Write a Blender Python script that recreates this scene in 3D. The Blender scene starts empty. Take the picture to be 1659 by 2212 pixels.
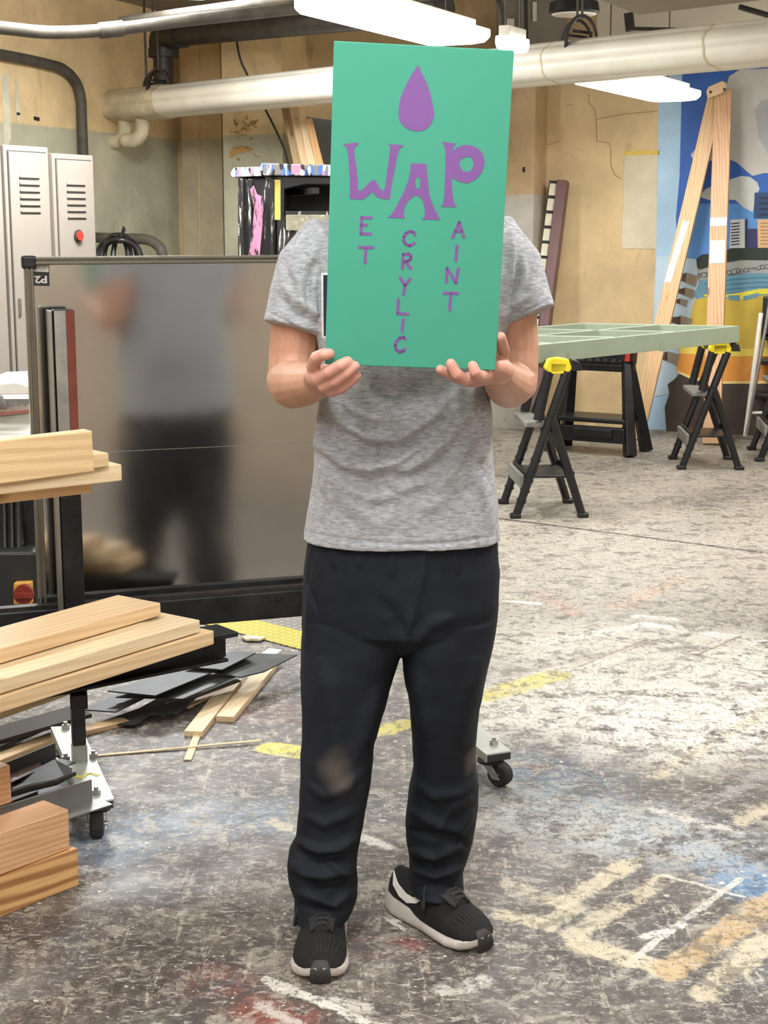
import bpy, bmesh, math, random
import numpy as np
from mathutils import Vector as V, Matrix
from mathutils.geometry import tessellate_polygon
random.seed(7)
D = bpy.data
SC = bpy.context.scene
COL = SC.collection

# ---------------------------------------------------------------- camera
F, CX, CY = 3322.0, 829.5, 1106.0          # focal length in pixels of the 1659x2212 frame
PITCH, CAMH = math.radians(10.67), 1.47
cd = D.cameras.new('camera'); cam = D.objects.new('camera', cd); COL.objects.link(cam)
cam.location = (0, 0, CAMH); cam.rotation_euler = (math.pi/2 - PITCH, 0, 0)
cd.sensor_fit = 'VERTICAL'; cd.sensor_height = 24; cd.lens = 24*F/2212; cd.clip_start = .05
SC.camera = cam
SC.view_settings.view_transform = 'Standard'; SC.view_settings.look = 'None'
SC.view_settings.exposure = -0.14; SC.view_settings.gamma = 1; SC.view_settings.use_curve_mapping = False
SC.cycles.max_bounces = 8; SC.cycles.diffuse_bounces = 4
w = D.worlds.new('world'); SC.world = w; w.use_nodes = True
w.node_tree.nodes['Background'].inputs[0].default_value = (.9, .93, 1, 1)
w.node_tree.nodes['Background'].inputs[1].default_value = .25
# fluorescent room light: (x, y, z, length, width, azimuth, watts)
LAMPS = [(-.3, 1.2, 2.8, 1.8, .4, 22, 52), (1.7, 3.4, 2.8, 2.4, .5, 22, 50), (-1.9, 4.6, 2.8, 2.4, .5, 22, 40),
         (.2, -1.6, 2.8, 2.4, .6, 22, 60), (3.2, 7.2, 2.8, 2.4, .5, 22, 78), (-1.3, 8.2, 2.75, 2.0, .5, 22, 150),
         (3.2, 1.0, 2.8, 2.4, .5, 22, 30), (-2.6, 1.4, 2.8, 2.4, .5, 22, 26)]
SIDE = .5
LAMPCOL = (.98, .99, 1.0)

# ---------------------------------------------------------------- pixel <-> place
FW = V((0, math.cos(PITCH), -math.sin(PITCH))); UP = V((0, math.sin(PITCH), math.cos(PITCH)))
C0 = V((0, 0, CAMH))
def ray(px, py): return FW + V((1, 0, 0))*((px-CX)/F) + UP*((CY-py)/F)
def P(px, py, Y): d = ray(px, py); return C0 + d*(Y/d.y)
def G(px, py, z=0.): d = ray(px, py); return C0 + d*((z-CAMH)/d.z)
def onplane(px, py, p0, n): d = ray(px, py); return C0 + d*((p0-C0).dot(n)/d.dot(n))
def proj(a):                                # numpy Nx3 -> Nx2 pixels
    q = a - np.array(C0); dz = q @ np.array(FW)
    return np.stack([CX + F*q[:, 0]/dz, CY - F*(q @ np.array(UP))/dz], 1)
def az(deg): a = math.radians(deg); return V((math.sin(a), math.cos(a), 0))

# ---------------------------------------------------------------- tagging
def tag(o, label=None, cat=None, group=None, kind=None):
    if label: o['label'] = label
    if cat: o['category'] = cat
    if group: o['group'] = group
    if kind: o['kind'] = kind
    return o
def empty(name, loc, label=None, cat=None, group=None):
    o = D.objects.new(name, None); COL.objects.link(o); o.location = loc; o.empty_display_size = .05
    return tag(o, label, cat, group)
def setparent(o, par):
    if par is not None:
        o.parent = par
        m = Matrix.Identity(4); q = par; ch = []
        while q is not None: ch.append(q); q = q.parent
        for q in reversed(ch): m = m @ q.matrix_parent_inverse @ q.matrix_basis
        o.matrix_parent_inverse = m.inverted()
def copy_tree(o, parent=None, delta=None):
    c = o.copy(); COL.objects.link(c)
    if parent is not None: c.parent = parent
    for ch in list(o.children): copy_tree(ch, c)
    return c

# ---------------------------------------------------------------- mesh builder
class MB:
    def __init__(s): s.v = []; s.f = []; s.m = []
    def add(s, vs, fs, m=0):
        b = len(s.v); s.v += [tuple(x) for x in vs]
        for f in fs: s.f.append(tuple(b+i for i in f)); s.m.append(m)
    def box(s, c, sz, R=None, m=0):
        c = V(c); R = R or Matrix.Identity(3); hx, hy, hz = sz[0]/2, sz[1]/2, sz[2]/2
        vs = [c + R @ V((x*hx, y*hy, z*hz)) for x in (-1, 1) for y in (-1, 1) for z in (-1, 1)]
        s.add(vs, [(0, 1, 3, 2), (4, 6, 7, 5), (0, 4, 5, 1), (2, 3, 7, 6), (0, 2, 6, 4), (1, 5, 7, 3)], m)
    def bar(s, a, b, w, h, up=V((0, 0, 1)), m=0, ends=None):
        a, b = V(a), V(b); x = (b-a).normalized(); y = V(up).cross(x)
        if y.length < 1e-4: y = V((0, 1, 0)).cross(x)
        y.normalize(); z = x.cross(y)
        s.box((a+b)/2, ((b-a).length, w, h), Matrix((x, y, z)).transposed(), m)
    def loft(s, rings, m=0, cap=(True, True)):
        n = len(rings[0]); vs = [p for r in rings for p in r]; fs = []
        for i in range(len(rings)-1):
            for j in range(n):
                k = (j+1) % n; fs.append((i*n+j, i*n+k, (i+1)*n+k, (i+1)*n+j))
        if cap[0]: fs.append(tuple(reversed(range(n))))
        if cap[1]: fs.append(tuple(range((len(rings)-1)*n, len(rings)*n)))
        s.add(vs, fs, m)
    def tube(s, pts, r, n=12, m=0, flat=1., up=None, roundends=False, cap=(True, True)):
        pts = [V(p) for p in pts]; rs = list(r) if hasattr(r, '__len__') else [r]*len(pts)
        if roundends:
            d0 = (pts[0]-pts[1]).normalized(); d1 = (pts[-1]-pts[-2]).normalized(); a, b = rs[0], rs[-1]
            pts = [pts[0]+d0*a*k for k in (1, .87, .5)] + pts + [pts[-1]+d1*b*k for k in (.5, .87, 1)]
            rs = [a*.05, a*.5, a*.87] + rs + [b*.87, b*.5, b*.05]
        T = [(pts[min(i+1, len(pts)-1)]-pts[max(i-1, 0)]).normalized() for i in range(len(pts))]
        u = V(up) if up is not None else (V((0, 0, 1)) if abs(T[0].z) < .9 else V((1, 0, 0)))
        rings = []
        for p, t, rr in zip(pts, T, rs):
            u = (u - t*u.dot(t)); u.normalize(); vv = t.cross(u)
            rings.append([p + (u*math.cos(2*math.pi*k/n)*flat + vv*math.sin(2*math.pi*k/n))*rr for k in range(n)])
        s.loft(rings, m, cap)
    def prism(s, poly, vec, m=0, holes=None):
        vec = V(vec); loops = [[V(p) for p in poly]] + [[V(p) for p in h] for h in (holes or [])]
        flat = [p for l in loops for p in l]; tris = tessellate_polygon(loops)
        n = len(flat); nn = (flat[tris[0][1]]-flat[tris[0][0]]).cross(flat[tris[0][2]]-flat[tris[0][0]])
        fs = []
        for t in tris:
            nt = (flat[t[1]]-flat[t[0]]).cross(flat[t[2]]-flat[t[0]])
            if nt.dot(vec) < 0: t = (t[0], t[2], t[1])
            fs.append(tuple(i+n for i in t)); fs.append(tuple(reversed(t)))
        b = 0
        for l in loops:
            k = len(l)
            for i in range(k): fs.append((b+i, b+(i+1) % k, n+b+(i+1) % k, n+b+i))
            b += k
        s.add(flat + [p+vec for p in flat], fs, m)
    def ell(s, c, r, R=None, n=20, k=12, m=0):
        c = V(c); R = R or Matrix.Identity(3); rings = []
        for i in range(k+1):
            t = math.pi*i/k; q = max(math.sin(t), .02)
            rings.append([c + R @ V((r[0]*q*math.cos(2*math.pi*j/n), r[1]*q*math.sin(2*math.pi*j/n), r[2]*math.cos(t))) for j in range(n)])
        s.loft(rings, m)
    def mesh(s, name):
        me = D.meshes.new(name); me.from_pydata(s.v, [], s.f); me.polygons.foreach_set('material_index', s.m)
        bm = bmesh.new(); bm.from_mesh(me); bmesh.ops.recalc_face_normals(bm, faces=bm.faces); bm.to_mesh(me); bm.free()
        return me
    def build(s, name, mats, parent=None, smooth=False, bevel=0, seg=2, angle=35, **tg):
        me = s.mesh(name)
        for m in (mats if isinstance(mats, (list, tuple)) else [mats]): me.materials.append(m)
        o = D.objects.new(name, me); COL.objects.link(o)
        if bevel:
            b = o.modifiers.new('bevel', 'BEVEL'); b.width = bevel; b.segments = seg; b.limit_method = 'ANGLE'; b.angle_limit = math.radians(35)
        if smooth: shade(me, angle)
        setparent(o, parent)
        return tag(o, **tg)
def shade(me, angle=35):
    me.polygons.foreach_set('use_smooth', [True]*len(me.polygons))
    try: me.set_sharp_from_angle(angle=math.radians(angle))
    except Exception: pass
def catmull(pts, n=6, closed=False):
    pts = [V(p) for p in pts]; out = []; N = len(pts)
    rng = range(N if closed else N-1)
    for i in rng:
        if closed: p0, p1, p2, p3 = pts[i-1], pts[i], pts[(i+1) % N], pts[(i+2) % N]
        else: p0, p1, p2, p3 = pts[max(i-1, 0)], pts[i], pts[i+1], pts[min(i+2, N-1)]
        for k in range(n):
            t = k/n
            out.append(.5*((2*p1)+(p2-p0)*t+(2*p0-5*p1+4*p2-p3)*t*t+(3*p1-p0-3*p2+p3)*t**3))
    if not closed: out.append(pts[-1])
    return out
def remesh(mb, name, voxel, smooth=4, fac=.5):
    o = D.objects.new('tmp', mb.mesh('tmp')); COL.objects.link(o)
    r = o.modifiers.new('r', 'REMESH'); r.mode = 'VOXEL'; r.voxel_size = voxel
    s = o.modifiers.new('s', 'SMOOTH'); s.iterations = smooth; s.factor = fac
    dg = bpy.context.evaluated_depsgraph_get(); dg.update()
    me = D.meshes.new_from_object(o.evaluated_get(dg)); me.name = name
    D.objects.remove(o); me.polygons.foreach_set('use_smooth', [True]*len(me.polygons))
    me.materials.clear()
    return me
def obj(name, me, mat, parent=None, **tg):
    for m in (mat if isinstance(mat, (list, tuple)) else [mat]): me.materials.append(m)
    o = D.objects.new(name, me); COL.objects.link(o); setparent(o, parent); return tag(o, **tg)

# ---------------------------------------------------------------- materials
class NT:
    def __init__(s, name):
        s.mat = D.materials.new(name); s.mat.use_nodes = True; s.t = s.mat.node_tree; s.n = s.t.nodes
        s.b = s.n['Principled BSDF']
    def node(s, typ, ins=None, **kw):
        nd = s.n.new(typ)
        for k, v in kw.items(): setattr(nd, k, v)
        for k, v in (ins or {}).items():
            if hasattr(v, 'is_output') or isinstance(v, bpy.types.NodeSocket): s.t.links.new(v, nd.inputs[k])
            else: nd.inputs[k].default_value = v
        return nd
    def pos(s): return s.node('ShaderNodeNewGeometry').outputs['Position']
    def objc(s): return s.node('ShaderNodeTexCoord').outputs['Object']
    def mapping(s, vec, scale=(1, 1, 1), rot=(0, 0, 0), loc=(0, 0, 0)):
        return s.node('ShaderNodeMapping', {'Vector': vec, 'Scale': scale, 'Rotation': rot, 'Location': loc}).outputs[0]
    def noise(s, vec, scale, detail=4, rough=.6, dist=0):
        return s.node('ShaderNodeTexNoise', {'Vector': vec, 'Scale': scale, 'Detail': detail, 'Roughness': rough, 'Distortion': dist}).outputs['Fac']
    def step(s, x, lo, hi, a=0., b=1.):
        return s.node('ShaderNodeMapRange', {0: x, 1: lo, 2: hi, 3: a, 4: b}).outputs[0]
    def math(s, op, a, b=0.): return s.node('ShaderNodeMath', {0: a, 1: b}, operation=op).outputs[0]
    def vmath(s, op, a, b=(0, 0, 0), out=0): return s.node('ShaderNodeVectorMath', {0: a, 1: b}, operation=op).outputs[out]
    def mix(s, f, a, b):
        def c(x): return (*x, 1) if isinstance(x, tuple) and len(x) == 3 else x
        nd = s.n.new('ShaderNodeMix'); nd.data_type = 'RGBA'
        for i, v in ((0, f), (6, c(a)), (7, c(b))):
            if isinstance(v, bpy.types.NodeSocket): s.t.links.new(v, nd.inputs[i])
            else: nd.inputs[i].default_value = v
        return nd.outputs[2]
    def sep(s, v): return s.node('ShaderNodeSeparateXYZ', {0: v}).outputs
    def set(s, **kw):
        for k, v in kw.items():
            k = k.replace('_', ' ')
            if isinstance(v, tuple) and len(v) == 3: v = (*v, 1)
            if isinstance(v, bpy.types.NodeSocket): s.t.links.new(v, s.b.inputs[k])
            else: s.b.inputs[k].default_value = v
        return s
    def bump(s, h, strength=.3, dist=.01):
        n = s.node('ShaderNodeBump', {'Height': h, 'Strength': strength, 'Distance': dist}); s.t.links.new(n.outputs[0], s.b.inputs['Normal'])
def srgb(r, g, b):
    f = lambda c: (c/255/12.92) if c/255 <= .04045 else ((c/255+.055)/1.055)**2.4
    return (f(r), f(g), f(b))
def sc(c, k): return tuple(min(1, x*k) for x in c)
def plain(name, col, rough=.6, metal=0., var=.15, scale=8, bump=0., stretch=(1, 1, 1), spots=None):
    n = NT(name); v = n.mapping(n.objc(), scale=stretch)
    f = n.noise(v, scale, 5); f = n.step(f, .3, .7)
    c = n.mix(f, sc(col, 1-var), sc(col, 1+var))
    if spots:
        s2 = n.step(n.noise(v, scale*3.1, 6, .7), spots[1], spots[1]+.05); c = n.mix(s2, c, spots[0])
    n.set(Base_Color=c, Roughness=rough, Metallic=metal)
    if bump: n.bump(n.noise(v, scale*4, 4), bump, .004)
    return n.mat
def wood(name, col, dark, knots=True, grain=1., rough=.55, contrast=.38):
    n = NT(name); oc = n.objc()
    rnd = n.node('ShaderNodeObjectInfo').outputs['Random']
    off = n.node('ShaderNodeCombineXYZ', {0: n.math('MULTIPLY', rnd, 31.), 1: n.math('MULTIPLY', rnd, 17.), 2: 0.}).outputs[0]
    v = n.vmath('ADD', oc, off)
    v1 = n.mapping(v, scale=(.6, 9*grain, 9*grain))
    warp = n.noise(n.mapping(v, scale=(1.2, 4, 4)), 2.0, 2)
    wv = n.node('ShaderNodeTexWave', {'Vector': v1, 'Scale': 3.2*grain, 'Distortion': 5.0, 'Detail': 2., 'Detail Scale': .8}, wave_type='BANDS', bands_direction='DIAGONAL').outputs['Fac']
    g = n.step(wv, .25, .9)
    fib = n.step(n.noise(n.mapping(v, scale=(6, 160, 160)), 2., 3), .35, .65)
    c = n.mix(n.math('MULTIPLY', g, contrast), col, dark)
    c = n.mix(n.math('MULTIPLY', fib, .18), c, dark)
    c = n.mix(n.math('MULTIPLY', n.step(warp, .35, .7), .25), c, sc(col, 1.12))
    if knots:
        vo = n.node('ShaderNodeTexVoronoi', {'Vector': n.mapping(v, scale=(2.2, 7, 7)), 'Scale': 1.}, distance='EUCLIDEAN')
        k = n.step(vo.outputs['Distance'], .10, .04)
        c = n.mix(n.math('MULTIPLY', k, .75), c, sc(dark, .35))
    n.set(Base_Color=c, Roughness=rough); n.bump(fib, .15, .002)
    return n.mat
PINE = wood('pine', srgb(222, 194, 152), srgb(190, 148, 102))
PINE2 = wood('pine_pale', srgb(228, 206, 168), srgb(200, 168, 124))
FIR = wood('fir_timber', srgb(220, 176, 134), srgb(160, 104, 62), knots=False, grain=1.3)
OLDW = wood('weathered_lath', srgb(190, 165, 125), srgb(120, 95, 65))
BLACKP = plain('black_plastic', (.008, .008, .009), .4, 0, .4, 20, .1, spots=((.35, .34, .32), .73))
STEELD = plain('dark_steel', (.035, .036, .038), .42, .7, .5, 9, .1)
SHEET = plain('dark_sheet_steel', (.05, .053, .056), .45, .6, .4, 6, .1)
GALV = plain('galvanised_steel', (.42, .43, .42), .35, .9, .25, 14, .05)
ALU = plain('aluminium', (.36, .35, .33), .38, .9, .12, 30, stretch=(1, 1, .05))
YEL = plain('yellow_plastic', srgb(240, 215, 40), .45)
WHITEM = plain('white_paint', srgb(225, 222, 212), .6)
RUBBER = plain('rubber', (.018, .017, .016), .7)
REDP = plain('red_paint', srgb(190, 50, 35), .5)
IRON = plain('iron_pipe', (.035, .03, .025), .5, .4, .5, 12, .15)
COND = plain('conduit_steel', (.085, .074, .058), .65, .1, .35, 10, .1)
# ================================================================ SETTING
LD, RD = az(22), az(112)                      # directions of the left wall and of the back wall
BW0 = V((.89, 11.4, 0)); BN = V((LD.x, LD.y, 0))   # back wall point and outward normal
def bw(px, py, off=0.): return onplane(px, py, BW0 - BN*off, BN)
CORN = bw(395, 800); CORN.z = 0
LN = V((-RD.x, -RD.y, 0))                      # left wall outward normal
def lw(px, py, off=0.): return onplane(px, py, CORN - LN*off, LN)

# ---- floor material: layers of paint spilled on a dark shop floor
def stripe_group():
    """one painted stroke: a soft-edged segment A-B broken up by noise, laid over the incoming colour"""
    g = D.node_groups.new('stripe', 'ShaderNodeTree'); it = g.interface
    for nm, t in (('P', 'Vector'), ('A', 'Vector'), ('B', 'Vector'), ('W', 'Float'), ('S', 'Float'), ('Noise', 'Float'), ('Break', 'Float'), ('Amount', 'Float'), ('Paint', 'Color'), ('Under', 'Color')):
        it.new_socket(name=nm, in_out='INPUT', socket_type='NodeSocket'+t)
    it.new_socket(name='Color', in_out='OUTPUT', socket_type='NodeSocketColor')
    gi = g.nodes.new('NodeGroupInput'); go = g.nodes.new('NodeGroupOutput'); I = gi.outputs
    def vm(op, a, b=None, o=0):
        n = g.nodes.new('ShaderNodeVectorMath'); n.operation = op; g.links.new(a, n.inputs[0])
        if b is not None:
            k = 3 if op == 'SCALE' else 1
            if isinstance(b, float): n.inputs[k].default_value = b
            else: g.links.new(b, n.inputs[k])
        return n.outputs[o]
    def ma(op, a, b, clamp=False):
        n = g.nodes.new('ShaderNodeMath'); n.operation = op; n.use_clamp = clamp
        for k, v in ((0, a), (1, b)):
            if isinstance(v, float): n.inputs[k].default_value = v
            else: g.links.new(v, n.inputs[k])
        return n.outputs[0]
    order = vm('SCALE', I['Under'], 1e-7); P_ = vm('ADD', I['P'], order)
    pa = vm('SUBTRACT', P_, I['A']); ba = vm('SUBTRACT', I['B'], I['A'])
    h = ma('DIVIDE', vm('DOT_PRODUCT', pa, ba, 1), vm('DOT_PRODUCT', ba, ba, 1), True)
    dist = vm('LENGTH', vm('SUBTRACT', pa, vm('SCALE', ba, h)), None, 1)
    m = ma('DIVIDE', ma('SUBTRACT', ma('ADD', I['W'], I['S']), dist), I['S'], True)
    k = ma('DIVIDE', ma('SUBTRACT', ma('ADD', I['Noise'], ma('MULTIPLY', dist, 1e-7)), ma('SUBTRACT', I['Break'], .06)), .06, True)
    f = ma('MULTIPLY', ma('MULTIPLY', m, k), I['Amount'])
    mx = g.nodes.new('ShaderNodeMix'); mx.data_type = 'RGBA'; g.links.new(f, mx.inputs[0]); g.links.new(I['Under'], mx.inputs[6]); g.links.new(I['Paint'], mx.inputs[7]); g.links.new(mx.outputs[2], go.inputs[0])
    return g
SG = stripe_group()
def floor_mat():
    n = NT('painted_shop_floor'); p0 = n.pos()
    p = n.node('ShaderNodeVectorMath', {0: p0, 1: (1, 1, 0)}, operation='MULTIPLY').outputs[0]
    def chain(v, col):
        e = n.node('ShaderNodeVectorMath', {0: col}, operation='SCALE'); e.inputs[3].default_value = 1e-7
        return n.vmath('ADD', v, e.outputs[0])
    nv = n.node('ShaderNodeTexNoise', {'Vector': p, 'Scale': 22., 'Detail': 3., 'Roughness': .7}).outputs['Color']
    wob = n.vmath('SCALE', n.vmath('SUBTRACT', nv, (.5, .5, .5))); wob.node.inputs[3].default_value = .055
    wobf = n.vmath('MULTIPLY', wob, (1, 1, 0)); pw = n.vmath('ADD', p, wobf)
    pk = n.vmath('ADD', p, n.vmath('MULTIPLY', wobf, (.35, .35, 0)))
    big = n.noise(p, 1.1, 6, .62, .4); mid = n.noise(pw, 4.5, 7, .68, .6); fine = n.noise(p, 34, 4, .75)
    c = n.mix(n.step(big, .32, .68), srgb(72, 72, 72), srgb(118, 108, 100))
    c = n.mix(n.math('MULTIPLY', n.step(mid, .42, .68), .8), c, srgb(64, 54, 52))
    mid2 = n.noise(n.mapping(chain(pw, c), loc=(7, 3, 0)), 3.1, 7, .7, .8)
    c = n.mix(n.math('MULTIPLY', n.step(mid2, .5, .72), .65), c, srgb(150, 142, 128))
    col3 = n.noise(n.mapping(chain(p, c), loc=(2, 9, 0)), 2.3, 5, .6, 1.)
    c = n.mix(n.math('MULTIPLY', n.step(col3, .6, .72), .45), c, srgb(92, 112, 122))
    col4 = n.noise(n.mapping(chain(p, c), loc=(12, 1, 0)), 3.3, 6, .7, 1.)
    c = n.mix(n.math('MULTIPLY', n.step(col4, .6, .68), .5), c, srgb(108, 62, 54))
    col5 = n.noise(n.mapping(chain(p, c), loc=(-5, 21, 0)), 3.7, 5, .6, 1.)
    c = n.mix(n.math('MULTIPLY', n.step(col5, .62, .7), .4), c, srgb(72, 84, 66))
    yv = n.sep(p0)[1]
    # thin streaks of dried paint and scuffs in the two directions of the room
    for a, s1, thr, cc, am in ((22, (14, 1.1, 1), .60, srgb(206, 196, 174), .6), (112, (14, 1.0, 1), .61, srgb(196, 190, 176), .55), (50, (20, 2, 1), .63, srgb(180, 175, 165), .5), (22, (9, .8, 1), .63, srgb(40, 38, 38), .6), (100, (8, .7, 1), .62, srgb(60, 50, 46), .5)):
        st = n.noise(n.mapping(chain(pk, c), scale=s1, rot=(0, 0, math.radians(a)), loc=(a*.3, thr*20, 0)), 1.8, 5, .7)
        m = n.math('MULTIPLY', n.step(st, thr, thr+.035), n.step(fine, .42, .55))
        c = n.mix(n.math('MULTIPLY', m, am), c, cc)
    def stripe(A, B, w, col, amt=1., brk=.45, soft=.012, warp=True):
        nonlocal c
        A, B = G(*A), G(*B)
        nd = n.n.new('ShaderNodeGroup'); nd.node_tree = SG; L_ = n.t.links.new
        L_(pw if warp == True else (p if warp is None else pk), nd.inputs['P']); L_(brkn, nd.inputs['Noise']); L_(c, nd.inputs['Under'])
        for k_, v_ in (('A', A), ('B', B), ('W', w), ('S', soft), ('Break', brk or -9.), ('Amount', amt), ('Paint', (*col, 1))): nd.inputs[k_].default_value = v_
        c = nd.outputs[0]
    brkn = n.noise(p, 8, 7, .82)
    CR = srgb(208, 196, 166); WH = srgb(222, 218, 208); BL = srgb(110, 140, 165); YE = srgb(206, 194, 80); OR = srgb(186, 160, 118); GR = srgb(150, 148, 144)
    # broad worn areas
    stripe((1260, 1400), (1600, 1420), .22, WH, .85, .47, .3); stripe((1200, 1520), (1500, 1560), .20, WH, .8, .49, .3); stripe((1420, 1500), (1640, 1470), .2, WH, .8, .48, .3)
    stripe((1640, 1500), (1400, 1600), .12, WH, .55, .5, .2)
    stripe((1200, 1360), (1640, 1250), .5, srgb(170, 164, 150), .45, .45, .6)
    stripe((1240, 1010), (1640, 1100), 1.2, srgb(190, 182, 164), .55, .42, 1.2)
    stripe((1100, 1240), (1640, 1180), .6, srgb(176, 170, 156), .5, .44, .7)
    stripe((600, 1760), (300, 1780), .04, BL, .5, .47, .16); stripe((160, 1820), (240, 1840), .03, BL, .5, .42, .12)
    stripe((1120, 1660), (1230, 1700), .05, BL, .45, .5, .2); stripe((1590, 1890), (1659, 1920), .05, srgb(80, 130, 175), .75, .45, .07)
    stripe((1400, 1790), (1520, 1830), .05, srgb(190, 200, 208), .6, .5, .2); stripe((1150, 1760), (1290, 1810), .05, srgb(190, 196, 196), .55, .5, .2)
    stripe((820, 2040), (890, 2045), .008, srgb(140, 60, 66), .7, .5, .04); stripe((560, 2190), (640, 2200), .02, srgb(150, 74, 58), .6, .47, .05)
    stripe((460, 2120), (520, 2150), .02, srgb(150, 74, 58), .4, .5, .08); stripe((1250, 1330), (1160, 1280), .01, srgb(180, 100, 80), .4, .5, .05)
    # ruled bands left by cutting in and rolling
    stripe((1214, 1955), (1365, 1862), .020, CR, .85, .46); stripe((1237, 2023), (1436, 1897), .020, CR, .75, .49)
    stripe((1251, 2037), (1443, 2097), .028, CR, .9, .44); stripe((1448, 2097), (1700, 1925), .030, OR, .9, .40)
    stripe((1520, 2150), (1720, 1975), .024, CR, .8, .45); stripe((1100, 1912), (1214, 1952), .016, CR, .7, .48)
    stripe((1090, 1975), (1180, 1998), .022, CR, .85, .44); stripe((1180, 1998), (1240, 1960), .02, CR, .7, .46)
    stripe((1374, 2066), (1598, 1898), .006, WH, .75, .44, .005, False); stripe((1432, 1890), (1620, 1942), .004, WH, .7, .44, .004, False)
    stripe((1392, 2024), (1480, 1998), .010, WH, .9, .36, .006); stripe((1420, 1676), (1659, 1535), .020, CR, .6, .5)
    stripe((1510, 1735), (1659, 1672), .028, GR, .7, .45); stripe((1500, 1730), (1590, 1690), .012, srgb(60, 60, 62), .7, .42)
    stripe((1600, 1775), (1659, 1745), .016, CR, .7, .46); stripe((1410, 1750), (1590, 1795), .012, WH, .6, .48)
    stripe((1390, 1348), (1640, 1384), .022, WH, .85, .43); stripe((1150, 1390), (1400, 1350), .03, WH, .7, .45)
    stripe((1380, 1331), (1450, 1337), .02, WH, .9, .42); stripe((1100, 1298), (1160, 1304), .016, WH, .7, .45)
    stripe((1250, 1440), (1400, 1380), .004, srgb(120, 84, 66), .7, 0, .004, False); stripe((1275, 1373), (1560, 1425), .004, srgb(120, 84, 66), .6, 0, .004, False)
    stripe((1505, 1415), (1600, 1374), .004, srgb(120, 84, 66), .7, 0, .004, False); stripe((1340, 1310), (1470, 1250), .03, srgb(196, 150, 120), .4, .48, .03)
    stripe((580, 2118), (790, 2206), .010, WH, .9, .40, .006); stripe((725, 2158), (790, 2180), .008, WH, .7, .44)
    stripe((565, 2172), (640, 2212), .007, WH, .6, .46); stripe((585, 1775), (645, 1795), .014, CR, .75, .45); stripe((775, 1808), (836, 1829), .012, WH, .8, .42)
    stripe((840, 1985), (905, 1990), .007, WH, .95, .3, .004); stripe((850, 1984), (868, 2005), .004, WH, .9, .3, .004)
    stripe((380, 1975), (470, 1940), .006, GR, .5, .5); stripe((960, 2140), (1040, 2120), .02, WH, .6, .5)
    stripe((1140, 1370), (1050, 1400), .05, srgb(176, 170, 156), .5, .46, .1)
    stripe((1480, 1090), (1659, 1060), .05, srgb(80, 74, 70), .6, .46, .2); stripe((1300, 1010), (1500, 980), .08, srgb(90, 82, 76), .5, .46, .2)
    stripe((1100, 1460), (1659, 1330), .012, srgb(130, 120, 108), .5, .45)
    # yellow floor marking, worn through between the strokes
    stripe((590, 1616), (655, 1626), .045, YE, .95, .36, .01, False); stripe((812, 1583), (880, 1563), .035, YE, .85, .43, .012)
    stripe((1045, 1503), (1200, 1459), .045, YE, .8, .44, .02)
    # slab joints
    stripe((1000, 1110), (1720, 1203), .011, srgb(45, 42, 40), .95, 0, .008, None); stripe((170, 1915), (640, 1735), .002, srgb(44, 44, 44), .7, 0, .002, None)
    # droplets and flecks of many sizes
    for s, r0, dn, cc in ((30, .13, .70, srgb(224, 220, 208)), (70, .16, .55, srgb(214, 208, 194)), (16, .10, .82, srgb(232, 226, 206)), (45, .12, .82, srgb(190, 90, 70)), (38, .13, .80, srgb(150, 170, 190)), (110, .2, .5, srgb(40, 38, 36))):
        vo = n.node('ShaderNodeTexVoronoi', {'Vector': n.mapping(chain(pk, c), loc=(s, s*.3, 0), scale=(1, 1, 0)), 'Scale': float(s)}, feature='F1')
        sel = n.node('ShaderNodeSeparateColor', {0: vo.outputs['Color']}).outputs[0]
        sz = n.math('MULTIPLY', n.node('ShaderNodeSeparateColor', {0: vo.outputs['Color']}).outputs[1], r0*1.6)
        m = n.math('MULTIPLY', n.math('LESS_THAN', vo.outputs['Distance'], sz), n.math('GREATER_THAN', sel, dn))
        m = n.math('MULTIPLY', m, n.step(n.noise(n.mapping(chain(p, c), loc=(s, 0, 0)), 1.4, 3), .42, .55))
        c = n.mix(n.math('MULTIPLY', m, .85), c, cc)
    c = n.mix(n.math('MULTIPLY', n.step(fine, .52, .62), .28), c, srgb(190, 184, 172))
    c = n.mix(n.math('MULTIPLY', n.step(fine, .46, .38), .35), c, srgb(48, 46, 46))
    m1 = n.noise(chain(p, c), 13, 6, .8, .6); c = n.mix(n.math('MULTIPLY', n.step(m1, .53, .57), .55), c, srgb(176, 168, 154))
    m2 = n.noise(n.mapping(chain(p, c), loc=(4, 4, 0)), 11, 6, .8, .6); c = n.mix(n.math('MULTIPLY', n.step(m2, .53, .57), .6), c, srgb(74, 68, 66))
    m3 = n.noise(n.mapping(chain(p, c), loc=(14, 4, 0), scale=(1, 2.4, 1), rot=(0, 0, .4)), 24, 5, .8); c = n.mix(n.math('MULTIPLY', n.step(m3, .57, .60), .6), c, srgb(204, 198, 184))
    m4 = n.noise(n.mapping(chain(p, c), loc=(1, 9, 0), scale=(2.4, 1, 1), rot=(0, 0, .4)), 28, 5, .8); c = n.mix(n.math('MULTIPLY', n.step(m4, .57, .60), .6), c, srgb(58, 52, 50))
    rough = n.step(mid, .3, .7, .36, .62)
    n.set(Base_Color=c, Roughness=rough, Specular_IOR_Level=.45); n.bump(n.noise(p, 30, 2), .2, .004)
    return n.mat
b = MB(); b.box((0, 6, -.05), (16, 22, .1)); b.build('floor', floor_mat(), kind='structure')

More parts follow.
